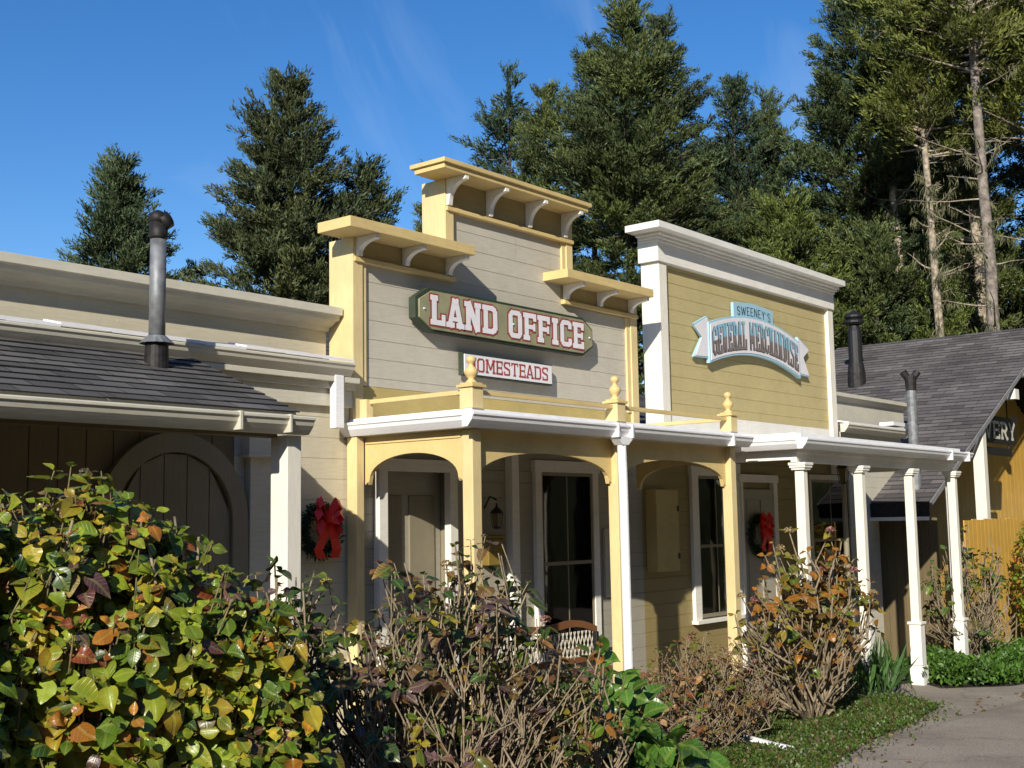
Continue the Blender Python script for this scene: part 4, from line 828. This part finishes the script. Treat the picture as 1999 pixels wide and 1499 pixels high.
T('conifer_tree', 'green conifer showing between the mossy trunks above the shingle roof', 36.6, 10.9, 10.2, [(0, .3), (1, .9), (3, 1.6), (6, 2.0)], 29, OLIVE, zc0=5.5, gaps=.05, dens=8)
T('conifer_tree', 'green conifer at the right edge beside the tall bare trunk', 36.2, 8.4, 12.8, [(0, .3), (1.5, 1.0), (4, 1.7), (8, 2.0)], 30, LIME, zc0=5.5, gaps=.1, dens=7)
T('conifer_tree', 'dark green conifer behind the leftmost mossy trunk', 37.8, 15.0, 14.5, [(0, .3), (1.5, 1.0), (4, 1.8), (8, 2.3)], 31, OLIVE, zc0=6, gaps=.08, dens=8)
T('conifer_tree', 'small bushy green conifer at the foot of the mossy trunks above the roof', 33.2, 11.9, 8.6, [(0, .3), (1, .9), (3, 1.3)], 32, LIME, zc0=5, gaps=.03, dens=10)
# trunks with dead limbs and hanging moss at the right
def snag(label, x, y, z0, zt_, r0, r1, lean, seed, bark, nb, moss, crown=None, limb=1.5):
    rng = np.random.default_rng(seed); r_ = root('mossy_tree', (x, y, z0), label, 'tree', 'tall bare trunks with moss and dead limbs'); H_ = zt_-z0
    c = lambda z: np.array([x+lean[0]*(z-z0)/H_, y+lean[1]*(z-z0)/H_, z]); zs = np.linspace(z0, zt_, 18)
    tk = MB(); tk.tube([tuple(c(z)+np.array([*rng.normal(0, .02, 2), 0])) for z in zs], [r0+(r1-r0)*(z-z0)/H_ for z in zs], 12); tk.build('trunk', M[bark], r_, smooth=True)
    A, B_, RA, RB = [], [], [], []; P, D, L, C = [], [], [], []; SL = []
    for i in range(nb):
        z = rng.uniform(z0+H_*.35, zt_-.2); az = rng.uniform(0, 2*np.pi); l = rng.uniform(.35, 1)*limb; p = c(z); d = np.array([math.cos(az), math.sin(az), rng.uniform(-.12, .35)])
        r = rng.uniform(.018, .035); n = 4; prev = p
        for k in range(n):
            d = d+rng.normal(0, .13, 3)+np.array([0, 0, .06]); d /= np.linalg.norm(d); q = prev+d*l/n; A.append(prev); B_.append(q); RA.append(r*(1-k/n*.8)); RB.append(r*(1-(k+1)/n*.8)); SL.append((prev, q)); 
            if rng.random() < .6:
                e = d+rng.normal(0, .7, 3); e /= np.linalg.norm(e); A.append(q); B_.append(q+e*l*.25); RA.append(r*.4); RB.append(.003)
            prev = q
    sticks('dead_limbs', np.array(A), np.array(B_), np.array(RA), np.array(RB), M['palebark'], r_, 5)
    for (a, b) in SL:
        if rng.random() < moss:
            m = rng.integers(18, 45); t = rng.uniform(0, 1, m)[:, None]; P.append(a+(b-a)*t+rng.normal(0, .05, (m, 3))); D.append(np.array([0, 0, -1])+rng.normal(0, .3, (m, 3))); L.append(rng.uniform(.08, .3, m)); C.append(np.array([[.20, .20, .105]])*rng.uniform(.55, 1.2, (m, 1)))
    if moss > .5:
        m = 700; z = rng.uniform(z0+H_*.3, zt_, m); a = rng.uniform(0, 6.28, m); P.append(np.stack([x+lean[0]*(z-z0)/H_+np.cos(a)*(r0*.8+rng.uniform(0, .22, m)), y+lean[1]*(z-z0)/H_+np.sin(a)*(r0*.8+rng.uniform(0, .22, m)), z], 1)); D.append(np.array([0, 0, -1])+rng.normal(0, .3, (m, 3))); L.append(rng.uniform(.06, .22, m)); C.append(np.array([[.20, .20, .105]])*rng.uniform(.5, 1.2, (m, 1)))
    if P: foliage('hanging_moss', np.concatenate(P), np.concatenate(D), np.concatenate(L), .035, np.concatenate(C), M['needle'], r_, seed)
    if crown:
        P, D, L, C = [], [], [], []; A, B_, R_ = [], [], []
        for i in range(crown[3]):
            z = rng.uniform(crown[0], crown[1]); az = rng.uniform(0, 2*np.pi); l = crown[2]*rng.uniform(.45, 1.1); d = np.array([math.cos(az), math.sin(az), rng.uniform(-.05, .45)]); p = c(min(z, zt_)); tb = rng.uniform(.6, 1.3)
            A.append(p); B_.append(p+d*l); R_.append(.04); S = np.array([-math.sin(az), math.cos(az), 0])
            for k in range(int(l/.17)):
                s = rng.uniform(.3, 1.05); o = p+d*l*s+S*rng.normal(0, .35*l*.5)+np.array([0, 0, rng.normal(.05, .12)]); nb_ = 48; sdv = d*.7+S*rng.normal(0, .5)+np.array([0, 0, .5])
                P.append(o+sdv*rng.uniform(0, .35, (nb_, 1))+rng.normal(0, .07, (nb_, 3))); D.append(sdv+rng.normal(0, .5, (nb_, 3))); L.append(rng.uniform(.10, .22, nb_)); C.append(np.array(crown[4])*tb*rng.uniform(.65, 1.3, (nb_, 1)))
        foliage('crown', np.concatenate(P), np.concatenate(D), np.concatenate(L), .12, np.concatenate(C), M['needle'], r_, seed)
        R_ = np.array(R_); sticks('limbs', np.array(A), np.array(B_), R_, R_*.3, M['palebark'], r_, 5)
YG = (.125, .145, .030)
snag('tall straight bare grey trunk with olive crown above, nearest trunk at the right edge', 31.50, 9.80, -.5, 17.8, .185, .09, (.1, .35), 41, 'bark', 34, .3, (13.4, 18.5, 2.0, 130, YG), 2.0)
snag('pale trunk wrapped in hanging moss, between the ragged conifer and the tall bare trunk', 31.94, 11.35, -.5, 15.5, .15, .06, (.05, .35), 42, 'palebark', 56, .6, (11.5, 16.5, 1.25, 90, YG), 1.2)
snag('pale mossy trunk half hidden behind conifers, leftmost of the bare trunks', 34.45, 13.40, -.5, 12.0, .20, .10, (0, .1), 43, 'palebark', 24, .5, None, 1.2)
snag('pale spotted trunk just left of the tall bare one and behind it', 35.17, 11.35, -.5, 16.0, .20, .12, (0, .15), 44, 'palebark', 34, .6, (6.8, 12.0, 1.2, 60, (.085, .105, .028)), 1.2)
snag('trunk with yellow green crown filling the top right corner', 33.4, 9.0, -.5, 18.5, .2, .1, (.0, .2), 45, 'bark', 20, .5, (11.5, 18.8, 2.0, 140, YG), 1.6)

# ---------------------------------------------------------------- wreaths (need the foliage tools)
wreath(7.54, 8.40, 2.0, .19, 'green wreath with large bright red bow on the cream wall left of the arched porch', 0, 1.1)
wreath(15.75, 8.36, 1.80, .24, 'green wreath with a hanging red bow on the door between the two storefronts', 0, 1.1)

# ---------------------------------------------------------------- bench
bn = root('garden_bench', (10.9, 8.0, .05), 'garden bench with curved wooden top rail and iron lattice back below the tall window', 'bench')
def arc(x0, x1, z, rise, n=14): return [(x0+(x1-x0)*i/n, z+rise*(math.sin(math.pi*i/n)+.35*math.sin(3*math.pi*i/n))) for i in range(n+1)]
mb = MB(); top = arc(9.70, 11.62, .78, .10)
for (a, za), (b, zb_) in zip(top[:-1], top[1:]): mb.ext([(a, za), (b, zb_), (b, zb_+.075), (a, za+.075)], 'y', 8.28, 8.32)
for a in ((9.73, 11.59, 8.27, 8.31, .48, .54),): mb.box(*a)
mb.build('backrest', M['bench'], bn)
mb = MB()
for i in range(26):
    x = 9.75+i*.072; h = .28
    mb.tube([(x, 8.30, .52), (min(x+.11, 11.60), 8.30, .82)], .007, 5); mb.tube([(min(x+.11, 11.60), 8.295, .52), (x, 8.295, .82)], .007, 5)
mb.build('lattice', M['greige'], bn)
B('seat', M['bench'], bn, *[(9.70, 11.62, 7.78+i*.10, 7.86+i*.10, .40, .425) for i in range(5)])
for x in (9.70, 11.55): B('leg', M['iron'], bn, (x, x+.05, 7.80, 7.86, .05, .60), (x, x+.05, 8.24, 8.30, .05, .80), (x-.01, x+.06, 7.78, 8.28, .60, .63), bevel=.008)

# ================================================================== GROUND
def gz(x, y=0): return -.04*(x-10.5) if x < 30 else -.78
xs = [-300, -40, -10, 0, 5, 10, 15, 20, 25, 30, 60, 120, 400, 900]; ys = [-400, -60, -20, -5, 0, 5, 10, 20, 40, 80, 200, 500, 900]
mb = MB(); idx = {}
for i, X in enumerate(xs):
    for j, Yv in enumerate(ys): idx[i, j] = len(mb.v); mb.v.append((X, Yv, gz(max(X, -10))-.01))
for i in range(len(xs)-1):
    for j in range(len(ys)-1): mb.f.append((idx[i, j], idx[i+1, j], idx[i+1, j+1], idx[i, j+1])); mb.uv.append(None)
tag(mb.build('ground', M['soil']), kind='structure')
pp_ = [(2, 1.0), (6, 2.6), (9.3, 4.45), (11.0, 4.85), (12.6, 5.05), (14.1, 5.35), (14.9, 6.2), (15.0, 6.75), (17.1, 6.75), (16.4, 6.15), (17.4, 5.55), (19.5, 5.35), (26, 5.0), (40, 3.0), (40, -14), (2, -14)]
import mathutils
tri = mathutils.geometry.tessellate_polygon([[Vector((a, b, 0)) for a, b in pp_]])
mb = MB(); fine = []
for X in np.arange(2, 29.9, .5):
    pass
mb.add([(a, b, gz(min(a, 29.9))+.002 if a < 30 else gz(29.9)+.002) for a, b in pp_], [tuple(t) for t in tri])
tag(mb.build('path', M['asphalt']), kind='structure')
mb = MB(); mb.add([(4.0, 6.95, gz(4.0)+.02), (19.5, 6.95, gz(19.5)+.02), (19.5, 8.6, gz(19.5)+.02), (4.0, 8.6, gz(4.0)+.02)], [(0, 1, 2, 3)]); tag(mb.build('walkway', M['concrete']), kind='structure')

# unseen slope added behind the camera to block low sky from the porches
mb = MB(); rnd = random.Random(8); ring = []
for i in range(61):
    a = math.radians(-205+i*3.65); az = math.degrees(a)
    el = 20 if az < -125 else 38
    if -180 < az < -128: el = 15
    if az > -10: el = 38-(az+10)*1.2
    R_ = 30+rnd.uniform(-2, 2); ring.append([(math.cos(a)*R_*q, math.sin(a)*R_*q, -1+t*(2+R_*math.tan(math.radians(max(4, el)))+rnd.uniform(-1.5, 1.5)*(t > .5))) for q, t in ((1, 0), (1.03, .5), (1.12, .85), (1.2, 1), (1.6, .9))])
for p, q in zip(ring[:-1], ring[1:]):
    for k in range(4): mb.face([p[k], q[k], q[k+1], p[k+1]])
tag(mb.build('sky_block_slope', plain('dark sky blocking slope', (.035, .045, .02), rough=1, scale=1.2, var=.5, bump=1, dist=.5)), kind='structure')
# ================================================================== SHRUBS
GREEN = np.array([.10, .18, .014]); LGREEN = np.array([.22, .29, .020]); DGREEN = np.array([.030, .075, .016]); YEL = np.array([.40, .32, .025]); ORG = np.array([.42, .16, .02]); REDB = np.array([.20, .045, .02]); PURP = np.array([.10, .05, .06]); BRN = np.array([.17, .085, .03])
def pick(rng, n, pal, w): 
    w = np.array(w)/sum(w); return np.array(pal)[rng.choice(len(pal), n, p=w)]
def leafy_mass(name, parent, tips, dirs, rng, npair, size, pal, w, edge, we, mat='leaf', spread=1.0, droop=.22, stemr=.0035):
    """rosettes: pairs of opposite leaves down each stem tip"""
    P, D, UP, L, C0, C1 = [], [], [], [], [], []
    for t, d in zip(tips, dirs):
        d = d/np.linalg.norm(d); a = np.cross(d, rng.normal(0, 1, 3)); a /= np.linalg.norm(a); b = np.cross(d, a); n = rng.integers(npair[0], npair[1]+1); tn = rng.uniform(.7, 1.25); base = pick(rng, 1, pal, w)[0]; s0 = rng.uniform(.75, 1.2)
        for k in range(n):
            ang = k*math.pi/2+rng.normal(0, .25)
            for sg_ in (0, math.pi):
                if rng.random() < .10: continue
                o = np.cos(ang+sg_)*a+np.sin(ang+sg_)*b; lv = .55 if k == 0 else .15-.12*k
                dd = o*spread+d*lv+rng.normal(0, .12, 3)+np.array([0, 0, -.10*k]); P.append(t-d*k*.035*rng.uniform(.7, 1.4)*size/.11+o*.01); D.append(dd); UP.append(d+rng.normal(0, .3, 3)+np.array([-.25, -.25, .15]))
                L.append(size*s0*(.58 if k == 0 else 1.0)*rng.uniform(.6, 1.3)); c = base if (k < 1 or rng.random() < .5) else pick(rng, 1, pal, w)[0]
                c = c*tn*rng.uniform(.8, 1.2); C0.append(c); C1.append(c if rng.random() < .45 else c*.45+pick(rng, 1, edge, we)[0]*.55)
    UP = np.array(UP)
    return leaves(name, np.array(P), np.array(D), UP, np.array(L), np.array(C0), np.array(C1), M[mat], parent, droop=droop, seed=int(rng.integers(1, 9999)))
def bent(A, Bp, rng, k=4, amp=.04):
    """bent stems: lists of segments"""
    n = len(A); pts = [A]
    for i in range(1, k): pts.append(A+(Bp-A)*i/k+rng.normal(0, amp, (n, 3))*np.array([1, 1, .4]))
    pts.append(Bp); return pts
def stem_object(name, A, Bp, r0, r1, rng, mat, parent, k=4, amp=.03, sides=5):
    pts = bent(A, Bp, rng, k, amp); sa = np.concatenate(pts[:-1]); sb = np.concatenate(pts[1:]); n = len(A)
    ra = np.concatenate([np.full(n, 1.)*(r0+(r1-r0)*i/k) for i in range(k)]); rb = np.concatenate([np.full(n, 1.)*(r0+(r1-r0)*(i+1)/k) for i in range(k)])
    v = np.tile(rng.uniform(.7, 1.3, n), k); sticks(name, sa, sb, ra*v, rb*v, mat, parent, sides); return pts
# big leafy hydrangea, front left
rng = np.random.default_rng(77)
sh1 = root('hydrangea_bush', (2.6, 4.5, .3), 'large leafy hydrangea in the left foreground, glossy green leaves turning yellow, orange and purple', 'bush')
ELL = [((2.12, 4.72, 1.25), (.80, .70, 1.02)), ((2.72, 4.62, 1.15), (.64, .70, 1.12)), ((3.06, 4.50, 1.08), (.54, .60, 1.0)), ((3.36, 4.35, .86), (.38, .50, .92)), ((1.7, 4.5, 1.1), (.7, .7, 1.0))]
tips, dirs = [], []
while len(tips) < 2600:
    e = ELL[rng.integers(len(ELL))]; u = rng.normal(0, 1, 3); u /= np.linalg.norm(u)
    if u[1] > .55 and u[2] < .5: continue
    rr_ = rng.uniform(.62, 1.0)**.5*(1+.06*math.sin(u[0]*9+u[2]*7)); p = np.array(e[0])+u*np.array(e[1])*rr_
    if p[2] < .35: continue
    if any(((p-np.array(c))**2/np.array(r)**2).sum() < .42 for c, r in ELL): continue
    tips.append(p); dirs.append(u*np.array([.8, .8, .6])+np.array([-.15, -.15, .75])+rng.normal(0, .28, 3))
tips = np.array(tips); dirs = np.array(dirs)
leafy_mass('leaves', sh1, tips, dirs, rng, (2, 3), .098, [GREEN, LGREEN, DGREEN, YEL, ORG, PURP, REDB], [26, 38, 9, 14, 6, 4, 3], [YEL, ORG, REDB, PURP, GREEN], [4, 3, 3, 1, 3])
bs_ = np.stack([rng.uniform(1.9, 3.2, len(tips)), rng.uniform(4.4, 4.9, len(tips)), np.full(len(tips), .25)], 1)
sel = rng.choice(len(tips), 420, replace=False); stem_object('stems', bs_[sel]*.6+np.stack([tips[sel, 0], tips[sel, 1], np.full(420, .25)], 1)*.4, tips[sel], .009, .0035, rng, M['gtwig'], sh1)
A_ = tips-dirs/np.linalg.norm(dirs, axis=1, keepdims=True)*.16; n_ = len(tips); sticks('leaf_stalks', A_, tips, np.full(n_, .0045), np.full(n_, .003), M['gtwig'], sh1, 4)
tw = [i for i in range(n_) if tips[i, 2] > 1.75 and rng.random() < .12]; T_ = tips[tw]; sticks('pruned_twigs', T_-np.array([0, 0, .1]), T_+rng.normal(0, .03, T_.shape)+np.array([0, 0, .08]), np.full(len(tw), .007), np.full(len(tw), .006), M['twig'], sh1, 6)

def bare_shrub(label, cx, cy, rx, ry, ztop, z0, nst, leafp, size, pal, w, edge, we, seed, heads=0, group='half bare hydrangeas', fan=.35, r0=.010, mid=.25, ntw=2, twm='twig', npair=(1, 3), headcol=((.30, .14, .12), (.26, .19, .09))):
    rng = np.random.default_rng(seed); r_ = root('hydrangea_bush', (cx, cy, z0), label, 'bush', group)
    a = rng.uniform(0, 2*np.pi, nst); q = np.sqrt(rng.uniform(0, 1, nst)); Bt = np.stack([cx+rx*fan*q*np.cos(a), cy+ry*fan*q*np.sin(a), np.full(nst, z0)], 1)
    hz = z0+(ztop-z0)*np.sqrt(np.maximum(.08, 1-(.92*q)**2))*rng.uniform(.72, 1.02, nst)
    Tp = np.stack([cx+rx*q*np.cos(a)+rng.normal(0, .05, nst), cy+ry*q*np.sin(a)+rng.normal(0, .05, nst), hz], 1)
    pts = stem_object('stems', Bt, Tp, r0, r0*.45, rng, M[twm], r_, 6, .06)
    # side twigs
    SA, SB = [], []
    for s in range(ntw):
        for lev in (2, 3, 4):
            m = rng.random(nst) < .75; o = pts[lev][m]; d = (Tp-Bt)[m]; d = d/np.linalg.norm(d, axis=1, keepdims=True)+rng.normal(0, .42, (m.sum(), 3)); d[:, 2] = np.abs(d[:, 2])+.35; d /= np.linalg.norm(d, axis=1, keepdims=True)
            l = rng.uniform(.10, .34, (m.sum(), 1))*(ztop-z0)/1.5; SA.append(o); SB.append(o+d*l)
    SA = np.concatenate(SA); SB = np.concatenate(SB); n = len(SA); SB[:, 2] = np.minimum(SB[:, 2], z0+(ztop-z0)*1.0); sticks('side_twigs', SA, SB, np.full(n, r0*.5), np.full(n, r0*.33), M[twm], r_, 5)
    allt = np.concatenate([Tp, SB]); alld = np.concatenate([Tp-Bt, SB-SA]); hfrac = (allt[:, 2]-z0)/(ztop-z0)
    k = rng.random(len(allt)) < leafp*np.where(hfrac > .55, 1.0, mid); alld = alld/np.linalg.norm(alld, axis=1, keepdims=True)+np.array([0, 0, .4])
    leafy_mass('leaves', r_, allt[k], alld[k], rng, npair, size, pal, w, edge, we, droop=.35)
    if heads:
        hs_ = rng.choice(np.nonzero(hfrac > .6)[0], heads, replace=False); P, D, L, C = [], [], [], []
        for h in hs_:
            m = 90; u = rng.normal(0, 1, (m, 3)); u[:, 2] = np.abs(u[:, 2])*.7; u /= np.linalg.norm(u, axis=1, keepdims=True); P.append(allt[h]+u*size*.33); D.append(np.cross(u, rng.normal(0, 1, (m, 3)))); L.append(rng.uniform(.7, 1.2, m)*size*.17)
            c = headcol[rng.integers(2)]; C.append(np.array([c])*rng.uniform(.6, 1.5, (m, 1)))
        foliage('dried_flower_heads', np.concatenate(P), np.concatenate(D), np.concatenate(L), .38, np.concatenate(C), M['sleaf'], r_, seed)
    return r_
bare_shrub('half bare hydrangea with dusky purple green leaves in front of the arched porch corner', 5.15, 4.72, .88, .66, 2.02, .2, 150, .70, .092, [GREEN*.6, DGREEN, PURP, BRN, YEL*.7], [24, 26, 28, 22, 5], [PURP, BRN, ORG], [4, 2, 1], 51, heads=9, r0=.009, ntw=2, mid=.38, npair=(2, 3))
bare_shrub('dense low hydrangea hidden behind the leafy foreground one, green leaves and yellow buds', 4.55, 5.35, .48, .42, 1.95, .2, 70, .95, .10, [GREEN*.8, DGREEN, PURP], [30, 40, 8], [PURP, BRN, YEL], [2, 1, 1], 52, heads=4, headcol=((.30, .26, .05), (.28, .22, .08)))
bare_shrub('low bare twiggy hydrangea with few leaves right of the dusky one, below the bench', 5.95, 4.55, .50, .45, 1.38, .15, 80, .7, .075, [GREEN*.8, BRN, ORG*.7, DGREEN], [30, 20, 10, 30], [BRN, ORG], [1, 1], 53, heads=3, fan=.5)
bare_shrub('low fine twigged reddish brown shrub right of the white downspout', 9.70, 5.80, 1.0, .55, 1.04, .02, 170, .9, .060, [BRN, REDB*.8, GREEN*.7, np.array([.28, .17, .08])], [40, 16, 20, 24], [REDB, ORG, BRN], [1, 1, 2], 54, heads=26, ntw=3, fan=.55, r0=.006, mid=.7, npair=(1, 2), headcol=((.34, .18, .15), (.30, .20, .10)))
bare_shrub('tall vase shaped hydrangea with olive and orange leaves before the first white canopy post', 12.25, 5.95, 1.65, .62, 1.90, -.08, 85, .95, .14, [np.array([.14, .15, .025]), ORG*.75, BRN, YEL*.6, GREEN*.8], [30, 26, 16, 14, 10], [ORG, REDB, BRN], [3, 2, 2], 55, heads=12, fan=.16, r0=.016, mid=.22)
bare_shrub('bare branched hydrangea with green tips in front of the ochre fence', 19.5, 6.75, 1.7, .5, 1.95, -.35, 60, .6, .12, [GREEN*.7, DGREEN, np.array([.09, .10, .03])], [40, 40, 20], [BRN, ORG, GREEN], [1, 1, 3], 56, heads=6, fan=.16, r0=.015, mid=.1, ntw=3)
# fallen leaves on the path
rng = np.random.default_rng(91); n = 240; X = rng.uniform(8.5, 22, n); Yp = 5.35-np.abs(rng.normal(0, .8, n))-(X < 12)*.55-(X < 10)*.5; P = np.column_stack([X, Yp, -.04*(X-10.5)+.012]); D = rng.normal(0, 1, (n, 3)); D[:, 2] = .1
fl_ = leaves('fallen_leaves', P, D, np.array([0, 0, 1.])+rng.normal(0, .25, (n, 3)), rng.uniform(.03, .08, n), pick(rng, n, [BRN, ORG*.6, YEL*.5], [3, 1, 1]), pick(rng, n, [BRN, REDB], [1, 1]), M['leaf'], None, seed=92); tag(fl_, 'scattered dry brown leaves lying on the asphalt path', 'leaf litter', kind='stuff')
# red leaved shrub at the right edge
rng = np.random.default_rng(60); sh6 = root('shrub', (21.9, 6.4, -.5), 'rounded shrub with red and green leaves at the right edge, before the ochre fence', 'bush')
u = rng.normal(0, 1, (900, 3)); u /= np.linalg.norm(u, axis=1, keepdims=True); q = rng.uniform(.5, 1, (900, 1))**.5; tp_ = np.array([22.75, 6.5, .85])+u*q*np.array([.95, .6, 1.35]); tp_ = tp_[tp_[:, 2] > -.5]
leafy_mass('leaves', sh6, tp_, u[:len(tp_)]+np.array([0, 0, .6]), rng, (2, 3), .095, [GREEN, LGREEN, DGREEN, ORG, REDB, YEL], [30, 16, 18, 14, 14, 8], [REDB, ORG, YEL], [1, 1, 1])
sticks('stems', np.stack([22.0+rng.normal(0, .2, 60), 6.5+rng.normal(0, .15, 60), np.full(60, -.5)], 1), tp_[:60], np.full(60, .02), np.full(60, .006), M['gtwig'], sh6, 5)
# broad bright green leaves low in front of the porch
rng = np.random.default_rng(61)
def broad_plant(label, cx, cy, cz, r, n, size, seed):
    rng = np.random.default_rng(seed); r_ = root('broadleaf_plant', (cx, cy, .1), label, 'plant', 'broad leaved plants before the porch'); u = rng.normal(0, 1, (n, 3)); u[:, 2] = np.abs(u[:, 2]); u /= np.linalg.norm(u, axis=1, keepdims=True); P = np.array([cx, cy, cz])+u*np.array(r)*rng.uniform(.55, 1, (n, 1))
    D = u*np.array([1, 1, .3])+rng.normal(0, .35, (n, 3))+np.array([-.2, -.2, .1]); UPv = np.array([-.35, -.3, .8])+rng.normal(0, .35, (n, 3)); c = np.array([[.055, .135, .018]])*rng.uniform(.6, 1.5, (n, 1)); leaves('leaves', P, D, UPv, rng.uniform(.6, 1.25, n)*size, c, c*1.1, M['leaf'], r_, fold=.2, droop=.3, seed=seed)
    b = np.stack([cx+rng.normal(0, .08, n), cy+rng.normal(0, .08, n), np.full(n, .1)], 1); sticks('stalks', b, P, np.full(n, .007), np.full(n, .004), M['gtwig'], r_, 5)
broad_plant('mound of bright green broad leaves under the bench window', 7.35, 5.30, .35, (.42, .5, .75), 170, .17, 62)
broad_plant('bright green broad leaves at the bottom edge left of the white downspout', 7.4, 4.75, .05, (.5, .42, .52), 130, .19, 63)
# strap leaved clump
rng = np.random.default_rng(64); st = root('strap_plant', (14.9, 6.5, -.18), 'clump of dark strap shaped leaves between the canopy posts', 'plant'); n = 110; P = np.stack([14.9+rng.normal(0, .28, n), 6.45+rng.normal(0, .18, n), np.full(n, -.18)], 1); D = rng.normal(0, .42, (n, 3)); D[:, 2] = 1
foliage('blades', P, D, rng.uniform(.45, .85, n), .035, np.array([[.05, .11, .025]])*rng.uniform(.6, 1.4, (n, 1)), M['sleaf'], st)
# ground cover
def carpet(name, label, poly, n, hgt, blade, colr, seed, wr=.3):
    rng = np.random.default_rng(seed); p = np.array(poly); lo_, hi = p.min(0), p.max(0); pts = []
    while len(pts) < n:
        q = rng.uniform(lo_, hi); ins = False; j = len(p)-1
        for i in range(len(p)):
            if (p[i, 1] > q[1]) != (p[j, 1] > q[1]) and q[0] < (p[j, 0]-p[i, 0])*(q[1]-p[i, 1])/(p[j, 1]-p[i, 1])+p[i, 0]: ins = not ins
            j = i
        if ins: pts.append(q)
    pts = np.array(pts)+rng.normal(0, .05, (len(pts), 2))*(rng.random((len(pts), 1)) < .3)*3; bump = hgt*(.35+.65*(np.sin(pts[:, 0]*3.1)*np.cos(pts[:, 1]*4.3)*.5+.5)); z = -.04*(pts[:, 0]-10.5)+rng.uniform(0, 1, n)**.7*bump
    P = np.column_stack([pts, z]); D = rng.normal(0, .8, (n, 3)); D[:, 2] = np.abs(D[:, 2])*.6+.35
    C = np.array(colr)[rng.integers(0, len(colr), n)]*rng.uniform(.55, 1.35, (n, 1))
    o = foliage(name, P, D, rng.uniform(.6, 1.2, n)*blade, wr, C, M['sleaf'], None, seed); tag(o, label, 'ground cover', kind='stuff'); return o
carpet('clover', 'low clover and grass edging the asphalt path below the shrubs', [(7.6, 3.9), (9.3, 4.42), (11.0, 4.80), (12.6, 5.02), (14.2, 5.34), (14.9, 6.2), (14.6, 6.6), (12, 6.3), (9, 5.6), (7.2, 4.8)], 30000, .075, .036, [(.055, .11, .015), (.08, .14, .02), (.04, .075, .015), (.10, .09, .03)], 71)
carpet('ground_cover', 'lush bright green ground cover at the foot of the fence beyond the third canopy post', [(16.45, 6.12), (17.4, 5.6), (19.5, 5.42), (26, 5.1), (27, 7.2), (17.4, 7.2), (16.95, 6.4)], 42000, .42, .085, [(.065, .15, .018), (.09, .19, .025), (.045, .10, .015)], 72, wr=.22)
carpet('fallen_leaves', 'brown fallen leaves and litter on the soil under the shrubs', [(3.5, 4.4), (7.2, 4.0), (14.5, 5.6), (14.8, 6.9), (5, 6.9)], 9000, .02, .06, [(.14, .08, .04), (.09, .05, .03), (.18, .12, .06)], 73)
sp = root('splash_block', (9.9, 5.15, .02), 'white drain spout end lying on the clover near the path', 'drain'); mb = MB(); mb.tube([(10.05, 5.55, .07), (9.9, 5.2, .06), (9.86, 5.02, .05)], [.05, .05, .055], 12); mb.build('spout', M['metalwhite'], sp)
print('conifer blades', TOT)
